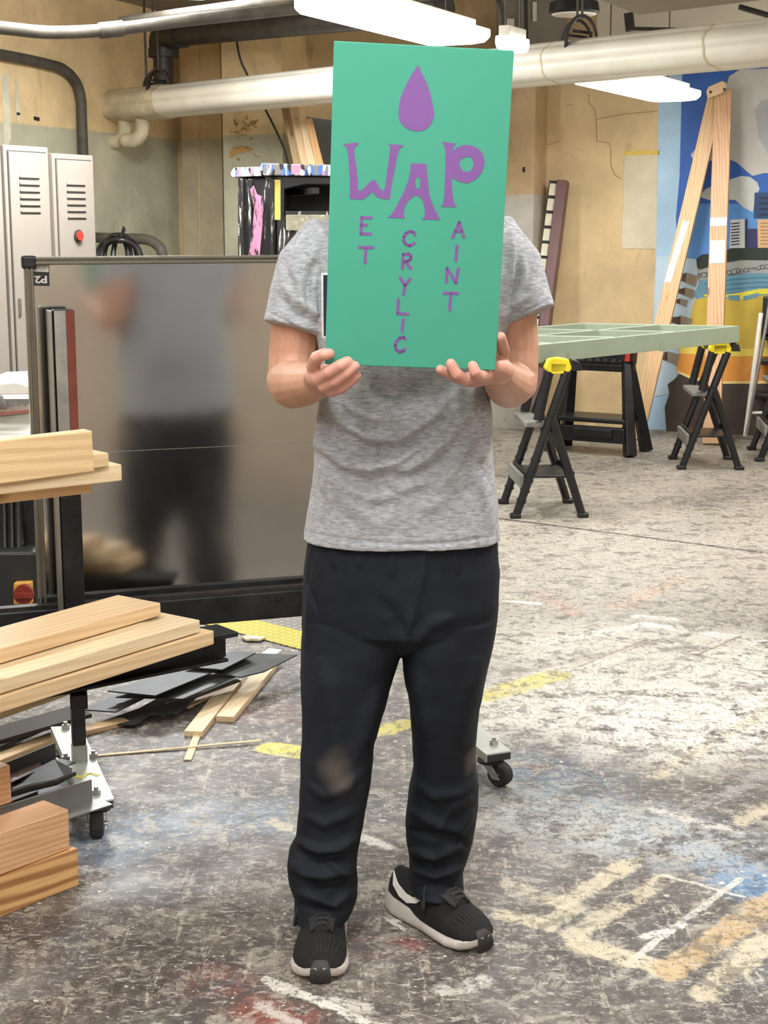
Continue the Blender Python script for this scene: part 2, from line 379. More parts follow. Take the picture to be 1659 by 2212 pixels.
def wall_mat(name, up, lo, zsplit, patches=(), stain=.3):
    n = NT(name); p = n.pos(); z = n.sep(p)[2]
    nz = n.noise(p, 2.2, 6, .65, .3); n2 = n.noise(p, 9, 6, .7); n3 = n.noise(n.mapping(p, scale=(1, 1, .35)), 5, 5, .7, .5)
    cu = n.mix(n.step(nz, .35, .68), sc(up, .80), sc(up, 1.10)); cl = n.mix(n.step(nz, .35, .68), sc(lo, .82), sc(lo, 1.18))
    zz = n.math('ADD', z, n.math('MULTIPLY', n.math('SUBTRACT', n2, .5), .02))
    c = n.mix(n.step(zz, zsplit-.004, zsplit+.004), cl, cu)
    c = n.mix(n.math('MULTIPLY', n.step(n3, .58, .72), stain), c, srgb(120, 92, 58))
    c = n.mix(n.math('MULTIPLY', n.step(n2, .68, .72), .5), c, srgb(90, 76, 58))
    n.set(Base_Color=c, Roughness=.72); n.bump(n2, .12, .006); return n.mat
TAN, GREY = srgb(240, 212, 162), srgb(192, 188, 164)
WM = wall_mat('plaster_tan_over_grey', TAN, GREY, 2.11)
WM_SHADED = wall_mat('plaster_tan_over_grey_shaded', srgb(212, 182, 136), srgb(180, 170, 142), 2.11)  # same plaster, darkened in its colour for the pier face in shade
WR = wall_mat('plaster_tan_worn', srgb(208, 182, 136), srgb(202, 176, 132), 1.35, stain=.45)
WB = wall_mat('plaster_buttress', srgb(188, 160, 120), srgb(178, 172, 158), 1.66)
CEIL = 3.05
def slab(name, a, b_, z0, z1, n, mat, t=.2):
    m = MB(); a, b_ = V(a), V(b_); a.z = b_.z = z0; u = V((0, 0, z1-z0))
    m.prism([a, b_, b_+u, a+u], n*t); return m.build(name, mat, kind='structure')
slab('wall_back', CORN - RD*.2, BW0 + RD*5.5, 0, CEIL, BN, WR)
slab('wall_left', CORN + LD*.2, CORN - LD*14, 0, CEIL, LN, WM)
RC = BW0 + RD*5.5
WBG = wall_mat('plaster_beige', srgb(186, 172, 154), srgb(176, 160, 140), 1.3)
slab('wall_right', RC, RC - LD*16, 0, CEIL, -LN, WBG)
FC = CORN - LD*13.5
slab('wall_front', FC, FC + RD*11, 0, CEIL, -BN, WBG)
m = MB(); m.box((0, 6, CEIL+.05), (18, 24, .1)); m.build('ceiling', plain('ceiling_grey', srgb(150, 142, 128), .8), kind='structure')
# pier beside the corner and the plaster column standing to its right
def column(name, pl, pr, face, depth, mat):
    """pl, pr: pixel x of the two visible edges on a plane `face` metres in front of the back wall"""
    m = MB(); a = bw(pl, 430, face); b_ = bw(pr, 430, face); a.z = b_.z = 0
    m.prism([a, b_, b_+BN*depth, a+BN*depth], V((0, 0, CEIL))); return m.build(name, mat, kind='structure')
column('wall_pier', 395, 481, .10, .2, WM_SHADED)
column('wall_column', 484, 612, .42, .5, WM)
column('wall_buttress', 1000, 1153, .3, .4, WB)
# weathered render joint line down the pier
m = MB(); a = bw(428, 0, .104); b_ = bw(433, 560, .104); m.bar(a, b_, .01, .008); m.build('trim_1', plain('pier_joint', srgb(214, 190, 142), .7), kind='structure')

# ---- painted patches on the walls (old paint, cracks), thin layers of paint
def paint(name, polys, mat, off, fn, parent=None, **tg):
    m = MB()
    for poly in polys:
        pts = [fn(x, y, off) for x, y in poly]; nn = BN if fn is bw else LN
        m.prism(pts, nn*.0008)
    return m.build(name, mat, parent, **tg)
paint('trim_2', [[(1348, 336), (1420, 334), (1418, 538), (1343, 537)]], plain('old_white_wall_paint', srgb(200, 188, 160), .7, 0, .12, 5), .004, bw, kind='structure')
paint('trim_3', [[(1350, 327), (1425, 324), (1425, 334), (1349, 336)]], plain('old_yellow_wall_paint', srgb(205, 175, 80), .7), .004, bw, kind='structure')
def strokes(m, lines, wpx, fn, off, mi=0):
    for ln in lines:
        pts = [V((x, y, 0)) for x, y in ln]
        for i in range(len(pts)-1):
            a, c = pts[i], pts[i+1]; t = (c-a).normalized(); nrm = V((-t.y, t.x, 0))*(wpx/2)
            m.prism([fn(q.x, q.y, off) for q in (a+nrm, c+nrm, c-nrm, a-nrm)], (BN if fn is bw else LN)*.0006, mi)
m = MB(); strokes(m, [[(1272, 203), (1272, 222), (1284, 234), (1288, 258), (1289, 305), (1314, 308), (1320, 320), (1319, 355), (1328, 378), (1342, 386)], [(1288, 258), (1350, 246), (1420, 240)], [(1165, 318), (1210, 305)], [(1225, 226), (1238, 227)]], 1.2, bw, .003)
m.build('trim_4', plain('plaster_crack', srgb(140, 112, 76), .9), kind='structure')
m = MB(); rr = random.Random(3)
for (x0, y0, x1, y1, k) in ((495, 235, 550, 300, 16), (500, 320, 545, 345, 5)):
    for i in range(k):
        x, y = rr.uniform(x0, x1), rr.uniform(y0, y1); ln = [(x, y)]
        for j in range(4): x += rr.uniform(-4, 9); y += rr.uniform(-5, 5); ln.append((x, y))
        strokes(m, [ln], rr.uniform(1.5, 3.5), bw, .425)
m.prism([bw(x, y, .425) for x, y in ((497, 328), (504, 318), (538, 318), (541, 323), (528, 330), (512, 332), (502, 340), (494, 342))], BN*.0006)
m.build('trim_5', plain('scraped_brown_plaster', srgb(190, 150, 90), .8), kind='structure')
paint('trim_6', [[(4, 162), (20, 160), (24, 300), (12, 330), (9, 330)], [(32, 168), (37, 170), (44, 250), (40, 266), (34, 240)]], plain('white_scrape', srgb(220, 214, 190), .8), .003, lw, kind='structure')
paint('trim_7', [[(36, 242), (44, 244), (43, 249), (37, 249)], [(73, 251), (86, 254), (85, 262), (74, 259)]], plain('hole_in_plaster', (.02, .018, .015), .9), .005, lw, kind='structure')
paint('trim_8', [[(1129, 361), (1134, 361), (1134, 372), (1129, 372)]], D.materials['hole_in_plaster'], .306, bw, kind='structure')

# ---------------------------------------------------------------- mural
def muralmat(name, c, var=.12, s=3): return plain('mural_'+name, c, .6, 0, var, s)
MM = {}
mural = MB(); mm = []
def mp(col, poly, layer, k=0):
    key = tuple(col)
    if key not in MM: MM[key] = len(mm); mm.append(muralmat(str(len(mm)), srgb(*col)))
    mural.prism([bw(x, y, .004+.0012*layer) for x, y in poly], BN*.0011, MM[key])
R_ = 1990
mp((160, 190, 212), [(1423, 170), (1475, 150), (1475, 500), (1500, 930), (1395, 928), (1411, 700), (1418, 520)], 0)
mp((42, 92, 170), [(1474, 150), (R_, 138), (R_, 560), (1480, 560), (1462, 520), (1460, 470), (1468, 380), (1470, 300)], 1)
mp((84, 138, 200), [(1466, 470), (1500, 440), (R_, 440), (R_, 560), (1480, 566), (1455, 552)], 2)
mp((188, 186, 178), [(1566, 195), (1575, 165), (1598, 150), (R_, 138), (R_, 380), (1650, 374), (1625, 380), (1604, 362), (1590, 350), (1566, 340)], 3)
mp((164, 166, 168), [(1630, 240), (1645, 215), (R_, 205), (R_, 330), (1660, 335), (1640, 300)], 4)
mp((190, 190, 182), [(1492, 334), (1500, 325), (1525, 315), (1555, 303), (1566, 300), (1566, 348), (1540, 346), (1518, 352), (1500, 352)], 3)
mp((186, 192, 184), [(1508, 424), (1525, 408), (1556, 394), (1582, 386), (1600, 380), (1620, 382), (1636, 394), (1641, 408), (1632, 426), (1626, 458), (1606, 448), (1588, 432), (1560, 430), (1530, 432)], 3)
mp((176, 196, 208), [(1417, 552), (1470, 556), (1505, 560), (1510, 620), (1500, 700), (1480, 770), (1445, 850), (1400, 860), (1412, 700)], 4)
mp((196, 200, 198), [(1578, 475), (1610, 473), (1610, 537), (1576, 537)], 4)
for i in range(8): mp((60, 60, 70), [(1579, 482+i*6.5), (1598, 480+i*6.5), (1597, 483+i*6.5), (1579, 485+i*6.5)], 5)
mp((30, 34, 60), [(1609, 473), (1615, 474), (1614, 537), (1609, 537)], 5)
mp((46, 48, 96), [(1615, 494), (1639, 494), (1638, 537), (1613, 537)], 4)
mp((206, 168, 120), [(1636, 474), (R_, 470), (R_, 537), (1637, 537)], 5)
for i in range(7): mp((150, 110, 80), [(1643, 481+i*7.5), (R_, 480+i*7.5), (R_, 482+i*7.5), (1643, 483+i*7.5)], 6)
mp((34, 62, 100), [(1630, 416), (R_, 412), (R_, 473), (1628, 472)], 4)
for i in range(4): mp((20, 36, 66), [(1640, 425+i*12), (R_, 423+i*12), (R_, 428+i*12), (1640, 430+i*12)], 5)
mp((34, 46, 32), [(1506, 578), (1504, 560), (1516, 550), (1535, 548), (1560, 544), (1580, 536), (R_, 532), (R_, 566), (1600, 562), (1560, 566), (1535, 574), (1514, 582)], 7)
mp((150, 152, 148), [(1508, 584), (1540, 574), (1600, 562), (R_, 564), (R_, 596), (1600, 590), (1545, 600), (1512, 606)], 7)
mp((96, 140, 160), [(1498, 640), (1512, 606), (1560, 598), (1610, 590), (R_, 594), (R_, 650), (1600, 644), (1560, 650), (1510, 652)], 7)
for i, y in enumerate((604, 614, 624, 634)): mp((70, 116, 140), [(1520+i*4, y+8), (1580, y-2), (1640, y-6), (R_, y-4), (R_, y), (1640, y-3), (1580, y+2), (1522+i*4, y+11)], 8)
mp((196, 168, 62), [(1478, 740), (1492, 680), (1500, 648), (1530, 640), (1560, 645), (1610, 640), (R_, 622), (R_, 748), (1600, 758), (1530, 758)], 8)
mp((216, 204, 60), [(1520, 636), (1555, 638), (1600, 632), (1640, 624), (R_, 616), (R_, 626), (1640, 636), (1600, 648), (1570, 642), (1522, 640)], 9)
mp((98, 140, 156), [(1572, 638), (1598, 638), (1598, 650), (1575, 648)], 10); mp((98, 140, 156), [(1606, 640), (1640, 632), (1636, 642), (1606, 650)], 10)
mp((222, 196, 84), [(1466, 750), (1480, 734), (1530, 752), (1600, 754), (R_, 738), (R_, 762), (1590, 770), (1520, 766), (1470, 764)], 10)
mp((212, 142, 56), [(1462, 764), (1520, 766), (1590, 770), (R_, 760), (R_, 826), (1560, 828), (1500, 818), (1462, 800)], 9)
mp((226, 200, 130), [(1462, 800), (1500, 815), (1560, 824), (R_, 820), (R_, 828), (1560, 829), (1500, 822), (1464, 806)], 10)
mp((62, 50, 42), [(1470, 806), (1500, 822), (1560, 829), (R_, 828), (R_, 960), (1440, 935), (1436, 880), (1446, 850), (1442, 830), (1456, 820)], 8)
for (x, y, s) in ((1460, 590, 1), (1462, 622, .8), (1456, 645, .6), (1448, 683, 1), (1420, 760, 1)):
    mp((70, 50, 34), [(x-20*s, y-4*s), (x+8*s, y+2), (x+22*s, y), (x+22*s, y+20*s), (x+6*s, y+14*s), (x-18*s, y+10*s)], 11)
    mp((136, 124, 104), [(x+20*s, y-2*s), (x+48*s, y+6*s), (x+42*s, y+30*s), (x+18*s, y+18*s)], 11)
sw = MB(); rr = random.Random(11)
mur = mural.build('wall_mural', mm, label='painted wall mural of city skyline, blue sky, clouds, water and ochre field', cat='mural')
sw = MB()
for i in range(22):
    x, y = 1512+i*9.0, 598-i*1.2; r = rr.uniform(4, 9); a0 = rr.uniform(0, 6); pts = []
    for k in range(9): a = a0+k*.7; q = r*(1-k*.07); pts.append((x+q*math.cos(a), min(max(y-2+q*math.sin(a)*.9, 566), 606)))
    strokes(sw, [pts], 1.3, bw, .0145)
sw.build('scrollwork', plain('mural_black_line', (.02, .02, .02), .6), mur)

# ---------------------------------------------------------------- lamps
EMIT = NT('lamp_diffuser'); EMIT.set(Base_Color=(.9, .9, .88), Emission_Color=(1, .96, .9, 1), Emission_Strength=6.); EMIT = EMIT.mat
LW = plain('lamp_housing_white', srgb(226, 222, 210), .5)
def lamp(c, L, W, azd, watts, label, hang=None):
    c = V(c); d = az(azd); s = V((d.y, -d.x, 0)); t = empty('ceiling_lamp', c, label, 'lamp', 'fluorescent ceiling lamps')
    R = Matrix((d, s, V((0, 0, 1)))).transposed()
    h = MB(); h.box(c+V((0, 0, .05)), (L*.98, W*.6, .05), R); h.build('housing', LW, t, bevel=.004)
    q = MB(); rings = []
    for k in range(2):
        x = (-L/2, L/2)[k]; prof = [(-.5, .03), (-.5, -.005), (-.42, -.028), (-.25, -.034), (.25, -.034), (.42, -.028), (.5, -.005), (.5, .03)]
        rings.append([c + d*x + s*(a*W) + V((0, 0, z)) for a, z in prof])
    q.loft(rings); q.build('diffuser', EMIT, t, bevel=.008)
    for x in (-L*.4, L*.4): r = MB(); r.tube([c+d*x+V((0, 0, .07)), V((c.x+d.x*x, c.y+d.y*x, CEIL))], .004, 6); r.build('hanger_rod', COND, t)
    l = D.lights.new('light', 'AREA'); l.shape = 'RECTANGLE'; l.size = L; l.size_y = W; l.energy = watts; l.color = LAMPCOL
    lo = D.objects.new('light', l); COL.objects.link(lo); lo.matrix_world = Matrix.Translation(c-V((0, 0, .045))) @ R.to_4x4()
    setparent(lo, t)
    l = D.lights.new('light', 'POINT'); l.shadow_soft_size = .12; l.energy = watts*SIDE; l.color = LAMPCOL       # what the wraparound lens throws sideways
    lo = D.objects.new('light', l); COL.objects.link(lo); lo.location = c-V((0, 0, .18)); setparent(lo, t); return t
for i, (x, y, z, L, W, a, wt) in enumerate(LAMPS):
    lamp((x, y, z), L, W, a, wt, 'flat white ceiling lamp hanging out of view over the shop floor')
F1C = G(1040, 78, 2.32)
e1 = G(988, 82, 2.30); lamp(e1 - az(26)*.62, 1.22, .34, 26, 16, 'glowing white ceiling lamp directly above the green sign')
e2 = G(1455, 208, 2.26); lamp(e2 - az(27)*.70, 1.40, .36, 27, 22, 'glowing white ceiling lamp below the big pipe, in front of the mural')
e3 = G(1126, 100, 2.30); lamp(e3 - az(27)*.11, .22, .09, 27, 12, 'distant glowing ceiling lamp just right of the sign top, above the pipe')
# ================================================================ PIPES AND BACKGROUND
def bez(pts, n=8): return catmull(pts, n)
# big insulated heating pipe: two pipes in one ribbed jacket
def pipe_pt(px, py, t): # along a straight line from left wall to past the right edge
    return t
PA = lw(205, 228, 0.0); PZ = PA.z - .0
PL0 = P(382, 217, 11.0); z_ = PL0.z
PB = G(1659, 92, z_)                           # same height, nearer to the camera
PD = (PB - PL0); PD.z = 0; L_ = PD.length; PD.normalize(); PS = V((PD.y, -PD.x, 0))
def ppos(s): return PL0 + PD*s
def psfind(px):
    lo, hi = -4, 14
    for _ in range(40):
        m_ = (lo+hi)/2; q = proj(np.array([ppos(m_)]))[0][0]
        if q < px: lo = m_
        else: hi = m_
    return lo
K = 1.0
prof = []
for k in range(80):
    a = 2*math.pi*k/80; rx, rz = .150, .100
    r = 1 + .09*abs(math.cos(3*(a-.35)))
    prof.append((rx*r*math.copysign(abs(math.cos(a))**.85, math.cos(a)), rz*r*math.sin(a)))
JK = plain('pipe_jacket', srgb(224, 219, 204), .4, 0, .12, 3, .25, (1, 1, 1))
JK2 = plain('pipe_plaster_jacket', srgb(202, 190, 160), .75, 0, .22, 9, .5)
root = empty('insulated_pipe', PL0, 'large cream insulated pipe crossing the whole room under the ceiling', 'pipe')
def sect(s, k=1.): c = ppos(s); return [c + PS*(x*k) + V((0, 0, z*k)) for x, z in prof]
sN = psfind(352); s0 = psfind(205)
m = MB(); m.loft([sect(s) for s in np.linspace(sN, L_+2.5, 30)]); m.build('jacket', JK, root, smooth=True, angle=60)
rr = random.Random(5); m = MB()
m.loft([sect(s, 1.06+rr.uniform(-.02, .03)) for s in np.linspace(s0, sN+.02, 9)]+[sect(sN+.10, 1.02)]); m.build('plaster_end_jacket', JK2, root, smooth=True, angle=60)
for px, w_, k_ in ((292, .01, 1.09), (345, .01, 1.09), (790, .006, 1.015), (1210, .006, 1.015), (1560, .006, 1.015)):
    s = psfind(px); m = MB(); m.loft([sect(s-w_, k_), sect(s+w_, k_)]); m.build('jacket_seam', JK2, root, smooth=True)
for px in (268, 306):
    a = ppos(psfind(px)); q = MB()
    pts = [a-V((0, 0, .06)), a-V((0, 0, .17)), a-V((0, 0, .22))-RD*.02, a-V((0, 0, .25))-RD*.07, a-V((0, 0, .25))-RD*.14]
    q.tube(bez(pts), .05, 14, roundends=True); q.build('elbow_branch', JK2, root, smooth=True, label='white wrapped elbow branch below the pipe')
# strap hangers
def hanger(px, side, label):
    s = psfind(px); c = ppos(s)+V((0, 0, .105)) + PS*side; t = empty('pipe_hanger', c, label, 'pipe hanger', 'strap hangers over the insulated pipe')
    q = MB(); PQ = (PS*.6-PD*.8).normalized(); pts = [c + PQ*(.08*math.cos(a)) + V((0, 0, -.03+.14*math.sin(a))) for a in np.linspace(-.35, math.pi+.35, 15)]
    for i in range(14): q.bar(pts[i], pts[i+1], .055, .014, PQ)
    q.build('strap', IRON, t)
    q = MB(); q.tube([c+V((0, 0, .10)), V((c.x, c.y, CEIL))], .007, 8); q.build('rod', COND, t)
    q = MB(); q.tube([c+V((0, 0, .03))-PS*.08, c+V((0, 0, .03))+PS*.08], .008, 8); q.build('bolt', IRON, t)
hanger(320, -.06, 'left one of the two dark strap hangers beside the black iron pipe')
hanger(362, .07, 'right one of the two dark strap hangers beside the black iron pipe')
hanger(1229, -.06, 'left one of the two brown strap hangers below the round lamp')
hanger(1274, .07, 'right one of the two brown strap hangers below the round lamp')
# black iron pipe: riser then elbow then away along the ceiling
c1 = P(353, 200, 11.25); c2 = P(353, 108, 11.25); c3 = P(375, 76, 11.15); c4 = P(690, 44, 9.6); c5 = P(860, 28, 9.0); c6 = P(960, 18, 8.7)
t = empty('iron_pipe', c1, 'black iron pipe rising from the insulated pipe and turning right along the ceiling', 'pipe')
q = MB(); q.tube([c1, c2, c3], [.072]*3, 16); q.tube([c3, c4, c5, c6], .080, 16); q.build('pipe', IRON, t, smooth=True)
q = MB(); q.tube(bez([c2-V((0, 0, .02)), c2+V((0, 0, .08)), c3+(c4-c3).normalized()*.02, c3+(c4-c3).normalized()*.14]), .095, 16); q.tube([c2-V((0, 0, .05)), c2+V((0, 0, .01))], .108, 16)
q.build('elbow', IRON, t, smooth=True)
def pipe(name, pts, r, mat, label, cat='pipe', couplings=(), n=8):
    pp = bez(pts, n); t = empty(name, pp[0], label, cat); q = MB(); q.tube(pp, r, 14); q.build('tube', mat, t, smooth=True)
    if couplings:
        for i in couplings:
            q = MB(); a = pp[i]; d = (pp[min(i+1, len(pp)-1)]-a).normalized(); q.tube([a-d*r*2, a+d*r*2], r*1.25, 14); q.build('coupling', mat, t, smooth=True)
    return t
pipe('conduit', [P(-160, 48, 7.6), P(0, 60, 7.6), P(110, 70, 7.7), P(240, 64, 7.9), P(420, 42, 8.1), P(780, 4, 8.4), P(1000, -20, 8.6)], .031, COND, 'long grey conduit curving across the top left corner of the room', couplings=(24,))
# second thin conduit above the iron pipe
pipe('ceiling_conduit', [P(260, 44, 9.3), P(480, 14, 8.9), P(800, -30, 8.4)], .022, COND, 'thin conduit running just above the black iron pipe')
cl = [lw(x, y, .05) for x, y in ((-120, 100), (0, 118), (100, 138), (140, 152), (165, 180), (175, 215), (177, 260), (180, 340), (184, 480))]
pipe('wall_conduit', cl, .036, COND, 'bent conduit coming down the left wall behind the lockers')
pipe('support_rod', [P(310, -20, 10.6), P(316, 165, 10.6)], .008, IRON, 'thin vertical rod hanging beside the iron riser', 'rod')
# cable hanging from the iron pipe
cb = [P(x, y, 11.2) for x, y in ((655, 60), (610, 68), (560, 71), (520, 74), (512, 90), (520, 130), (536, 165), (575, 240), (600, 290), (618, 335), (624, 372))]
q = MB(); q.tube(bez(cb), .0075, 6); q.build('cable', plain('black_cable', (.02, .018, .015), .6), smooth=True, label='thin black cable hanging down in front of the plaster column', cat='cable')
# bracket hanging from the pipe
# low tubular rail with coiled hose
hr = [lw(205, 513, .10), P(260, 515, 10.9), P(312, 517, 10.8), P(335, 526, 10.75), P(350, 548, 10.7), P(356, 620, 10.7), P(358, 900, 10.7)]
pipe('bent_rail', hr, .036, COND, 'bent grey tube rail beside the lockers with a hose hung on it', 'rail')
t = empty('hose_coil', P(258, 520, 10.5), 'coiled black hose hung on the bent rail behind the metal panel', 'hose')
for i, (rx, rz, dx) in enumerate(((.15, .15, 0), (.12, .16, .02), (.09, .16, -.03), (.05, .15, .04), (.13, .13, .03))):
    c = P(256+dx*100, 560, 10.5-.03*i); q = MB()
    q.tube([c+V((rx*math.cos(a), .02*math.sin(3*a), rz*math.sin(a))) for a in np.linspace(0, 2*math.pi, 30)], .018, 8); q.build('loop', BLACKP, t, smooth=True)
q = MB(); q.tube([P(x, y, 10.35) for x, y in ((250, 520), (263, 512), (270, 495), (267, 489), (262, 508), (256, 525))], .007, 6); q.build('tie', BLACKP, t, smooth=True)

# ---------------------------------------------------------------- lockers
LK = plain('locker_enamel', srgb(140, 132, 122), .45, 0, .05, 3)
LKD = plain('locker_dark', (.03, .028, .025), .7)
la = az(27); ln = V((la.y, -la.x, 0))           # along the row, and outwards
A0 = P(202, 336, 9.4); LH = A0.z; A0.z = 0; LWd = .385
def locker(i, label, button=False, shift=0., h=0):
    a = A0 - la*(LWd*(i+1)) - la*shift; b_ = A0 - la*(LWd*i) - la*shift; H = LH+h
    t = empty('locker', (a+b_)/2, label, 'locker', 'grey lockers against the left wall')
    m = MB(); m.prism([a, b_-la*.004, b_-la*.004-ln*.45, a-ln*.45], V((0, 0, H))); m.build('body', LK, t, bevel=.006)
    d0, d1 = a+la*.03+V((0, 0, .08)), b_-la*.034+V((0, 0, .08)); DH = H-.08-.035
    m = MB(); m.prism([d0, d1, d1+V((0, 0, DH)), d0+V((0, 0, DH))], ln*.012); door = m.build('door', LK, t, bevel=.003)
    m = MB(); m.prism([d0-la*.006-V((0, 0, .006)), d1+la*.006-V((0, 0, .006)), d1+la*.006+V((0, 0, DH+.006)), d0-la*.006+V((0, 0, DH+.006))], ln*.002); m.build('door_gap', LKD, t)
    mid = (d0+d1)/2
    for k in range(6):
        z = H-.17-k*.038; c = V((mid.x, mid.y, z))+ln*.014
        m = MB(); m.bar(c-la*.085, c+la*.085, .012, .010); m.build('louver', LK, door)
        m = MB(); m.bar(c-la*.085-V((0, 0, .010))-ln*.001, c+la*.085-V((0, 0, .010))-ln*.001, .005, .008); m.build('louver_slot', LKD, door)
    c = V((mid.x, mid.y, H-.47)) if button else None
    if button:
        m = MB(); c += ln*.014; m.tube([c, c+ln*.012], .036, 20); m.build('button_ring', LKD, door, smooth=True)
        m = MB(); m.tube([c+ln*.008, c+ln*.022], .028, 20); m.build('button', REDP, door, smooth=True, label='round orange-red button')
    m = MB(); c = V((d0.x, d0.y, 1.0))+la*.03+ln*.014; m.bar(c-V((0, 0, .05)), c+V((0, 0, .05)), .02, .015, ln); m.build('handle', ALU, door, bevel=.003)
locker(0, 'rightmost grey locker, with a round red button on its door', True)
locker(1, 'middle grey locker, left of the one with the red button', False, .03, .03)
locker(2, 'leftmost grey locker, cut off by the photo edge', False, .05, .05)

# ---------------------------------------------------------------- dark panel, lumber leaning behind paint cart
PANEL = plain('dark_grey_panel', srgb(104, 106, 106), .6, 0, .08, 4)
m = MB(); m.prism([P(x, y, Y) for x, y, Y in ((646, 250, 11.3), (780, 268, 11.2), (790, 520, 11.1), (640, 520, 11.2))], V((.01, .03, 0)))
m.build('dark_board', PANEL, label='dark grey board leaning on the wall behind the lumber left of the sign', cat='board')
def board(name, a, b_, w, h, mat, up=V((0, 0, 1)), bevel=.0025, parent=None, **tg):
    a, b_ = V(a), V(b_); x = (b_-a).normalized(); y = V(up).cross(x).normalized(); z = x.cross(y)
    L = (b_-a).length; m = MB(); m.box((L/2, 0, 0), (L, w, h))
    me = m.mesh(name); me.materials.append(mat); o = D.objects.new(name, me); COL.objects.link(o)
    o.matrix_world = Matrix.Translation(a) @ Matrix((x, y, z)).transposed().to_4x4()
    if bevel: bv = o.modifiers.new('b', 'BEVEL'); bv.width = bevel; bv.segments = 2
    if parent is not None:
        bpy.context.view_layer.update(); mw = o.matrix_world.copy(); o.parent = parent; o.matrix_world = mw
    return tag(o, **tg)
yv = V((0, -1, .1))
board('lumber_board', P(614, 222, 10.9), P(690, 560, 10.5), .03, .06, OLDW, V((1, 0, 0)), label='old brown batten leaning leftmost behind the paint cart', cat='lumber', group='lumber leaning behind the paint cart')
board('lumber_board', P(632, 222, 10.8), P(704, 560, 10.4), .055, .06, PINE, V((1, 0, 0)), label='long pale stud leaning left of the shorter holed ones', cat='lumber', group='lumber leaning behind the paint cart')
board('lumber_board', P(653, 253, 10.7), P(716, 560, 10.3), .05, .05, PINE2, V((1, 0, 0)), label='shorter pale stud leaning with its top end below the pipe', cat='lumber', group='lumber leaning behind the paint cart')
hb = board('lumber_board', P(666, 258, 10.6), P(742, 560, 10.2), .03, .05, wood('holed_pine', srgb(214, 170, 118), srgb(160, 110, 66)), V((1, 0, 0)), label='orange-brown stud with drilled holes leaning against the dark board', cat='lumber', group='lumber leaning behind the paint cart')

# ---------------------------------------------------------------- paint cart
def paintmat():
    n = NT('paint_drips'); p = n.objc()
    v = n.mapping(p, scale=(14, 14, 1.6)); f = n.noise(v, 2.2, 5, .7, .8); f2 = n.noise(n.mapping(p, scale=(11, 11, 1.3), loc=(3, 1, 8)), 1.8, 4, .65, 1.2)
    c = n.mix(n.step(f, .57, .62), (.012, .012, .012), srgb(206, 204, 196)); c = n.mix(n.step(f2, .60, .64), c, srgb(40, 38, 36))
    n.set(Base_Color=c, Roughness=.4); return n.mat
DRIP = paintmat()
def rimmat():
    n = NT('paint_rim'); p = n.objc(); vo = n.node('ShaderNodeTexVoronoi', {'Vector': n.mapping(p, scale=(34, 34, 12)), 'Scale': 1.7})
    h = n.node('ShaderNodeSeparateColor', {0: vo.outputs['Color']}).outputs
    c = n.mix(n.step(h[0], .55, .6), srgb(226, 226, 226), srgb(120, 116, 112)); c = n.mix(n.step(h[1], .8, .82), c, srgb(70, 110, 190)); c = n.mix(n.step(h[2], .85, .87), c, srgb(176, 130, 150)); c = n.mix(n.step(h[2], .15, .1), c, (.02, .02, .02))
    n.set(Base_Color=c, Roughness=.35); return n.mat
RIM = rimmat(); YC = 8.6
t = empty('paint_cart', P(610, 700, YC), 'black plastic utility cart covered in white and pink paint drips', 'cart')
def cp(x, y, d=0.): return P(x, y, YC+d)
YFL = 1072
def pbox(m, x0, y0, x1, y1, d0, d1, mi=0):
    m.prism([cp(x0, y0, d0), cp(x1, y0, d0), cp(x1, y1, d0), cp(x0, y1, d0)], V((0, d1-d0, 0)), mi)
q = MB(); pbox(q, 514, 384, 596  , YFL, 0, .5); q.build('side_panel', DRIP, t, bevel=.01)
for (x0, x1, dd) in ((517, 527, -.03), (536, 545, -.03), (582, 592, -.03)): q = MB(); pbox(q, x0, 386, x1  , YFL, dd, 0); q.build('rib', DRIP, t, bevel=.006)
q = MB(); q.prism([cp(x, y, -.025) for x, y in ((505, 362), (562, 360), (566, 380), (500, 382), (498, 374))], V((0, .6, 0))); q.build('lid_edge', RIM, t, bevel=.006)
q = MB(); q.prism([cp(x, y, -.05) for x, y in ((566, 352), (620, 354), (800, 358), (800, 381), (570, 379), (560, 366))], V((0, .7, 0))); q.build('tray_rim', RIM, t, bevel=.006)
q = MB(); q.prism([cp(x, y, -.02) for x, y in ((598, 381), (800, 383), (800, 404), (720, 398), (660, 398), (614, 408), (612  , YFL), (596  , YFL))], V((0, .5, 0))); q.build('frame', BLACKP, t, bevel=.004)
for i in range(5): q = MB(); x = 619+i*26; pbox(q, x, 386, x+10, 392, -.024, -.019); q.build('vent_hole', LKD, t)
PNK = plain('pink_paint', srgb(196, 130, 160), .35, 0, .35, 30, 0, (1, 1, .15), spots=((.02, .02, .02), .53))
q = MB(); q.prism([cp(x, y, -.036) for x, y in ((548, 400), (556, 420), (566, 424), (569, 450), (566, 500), (560, 560), (553, 600), (540, 600), (536, 560), (545, 500), (549, 450), (540, 410))], V((0, .035, 0))); q.build('pink_paint_run', PNK, t, bevel=.003)
YLP = plain('yellow_sticker', srgb(196, 178, 90), .5, 0, .3, 20)
q = MB(); pbox(q, 593, 388, 606, 475, -.024, -.018); q.build('yellow_label', YLP, t)
q = MB(); pbox(q, 600, 476, 800  , YFL, -.03, -.02); q.build('lower_panel', DRIP, t)
SPEC = plain('speckled_panel', srgb(140, 134, 112), .5, 0, .2, 14, spots=((.55, .54, .48), .6))
q = MB(); pbox(q, 618, 464, 790, 498, -.06, -.03); q.build('bin_front', SPEC, t, bevel=.006)
q = MB(); pbox(q, 616, 456, 800, 466, -.055, .3); q.build('shelf', DRIP, t, bevel=.004)
q = MB(); pbox(q, 612, 395, 800, 460, .42, .44); q.build('back_panel', LKD, t)
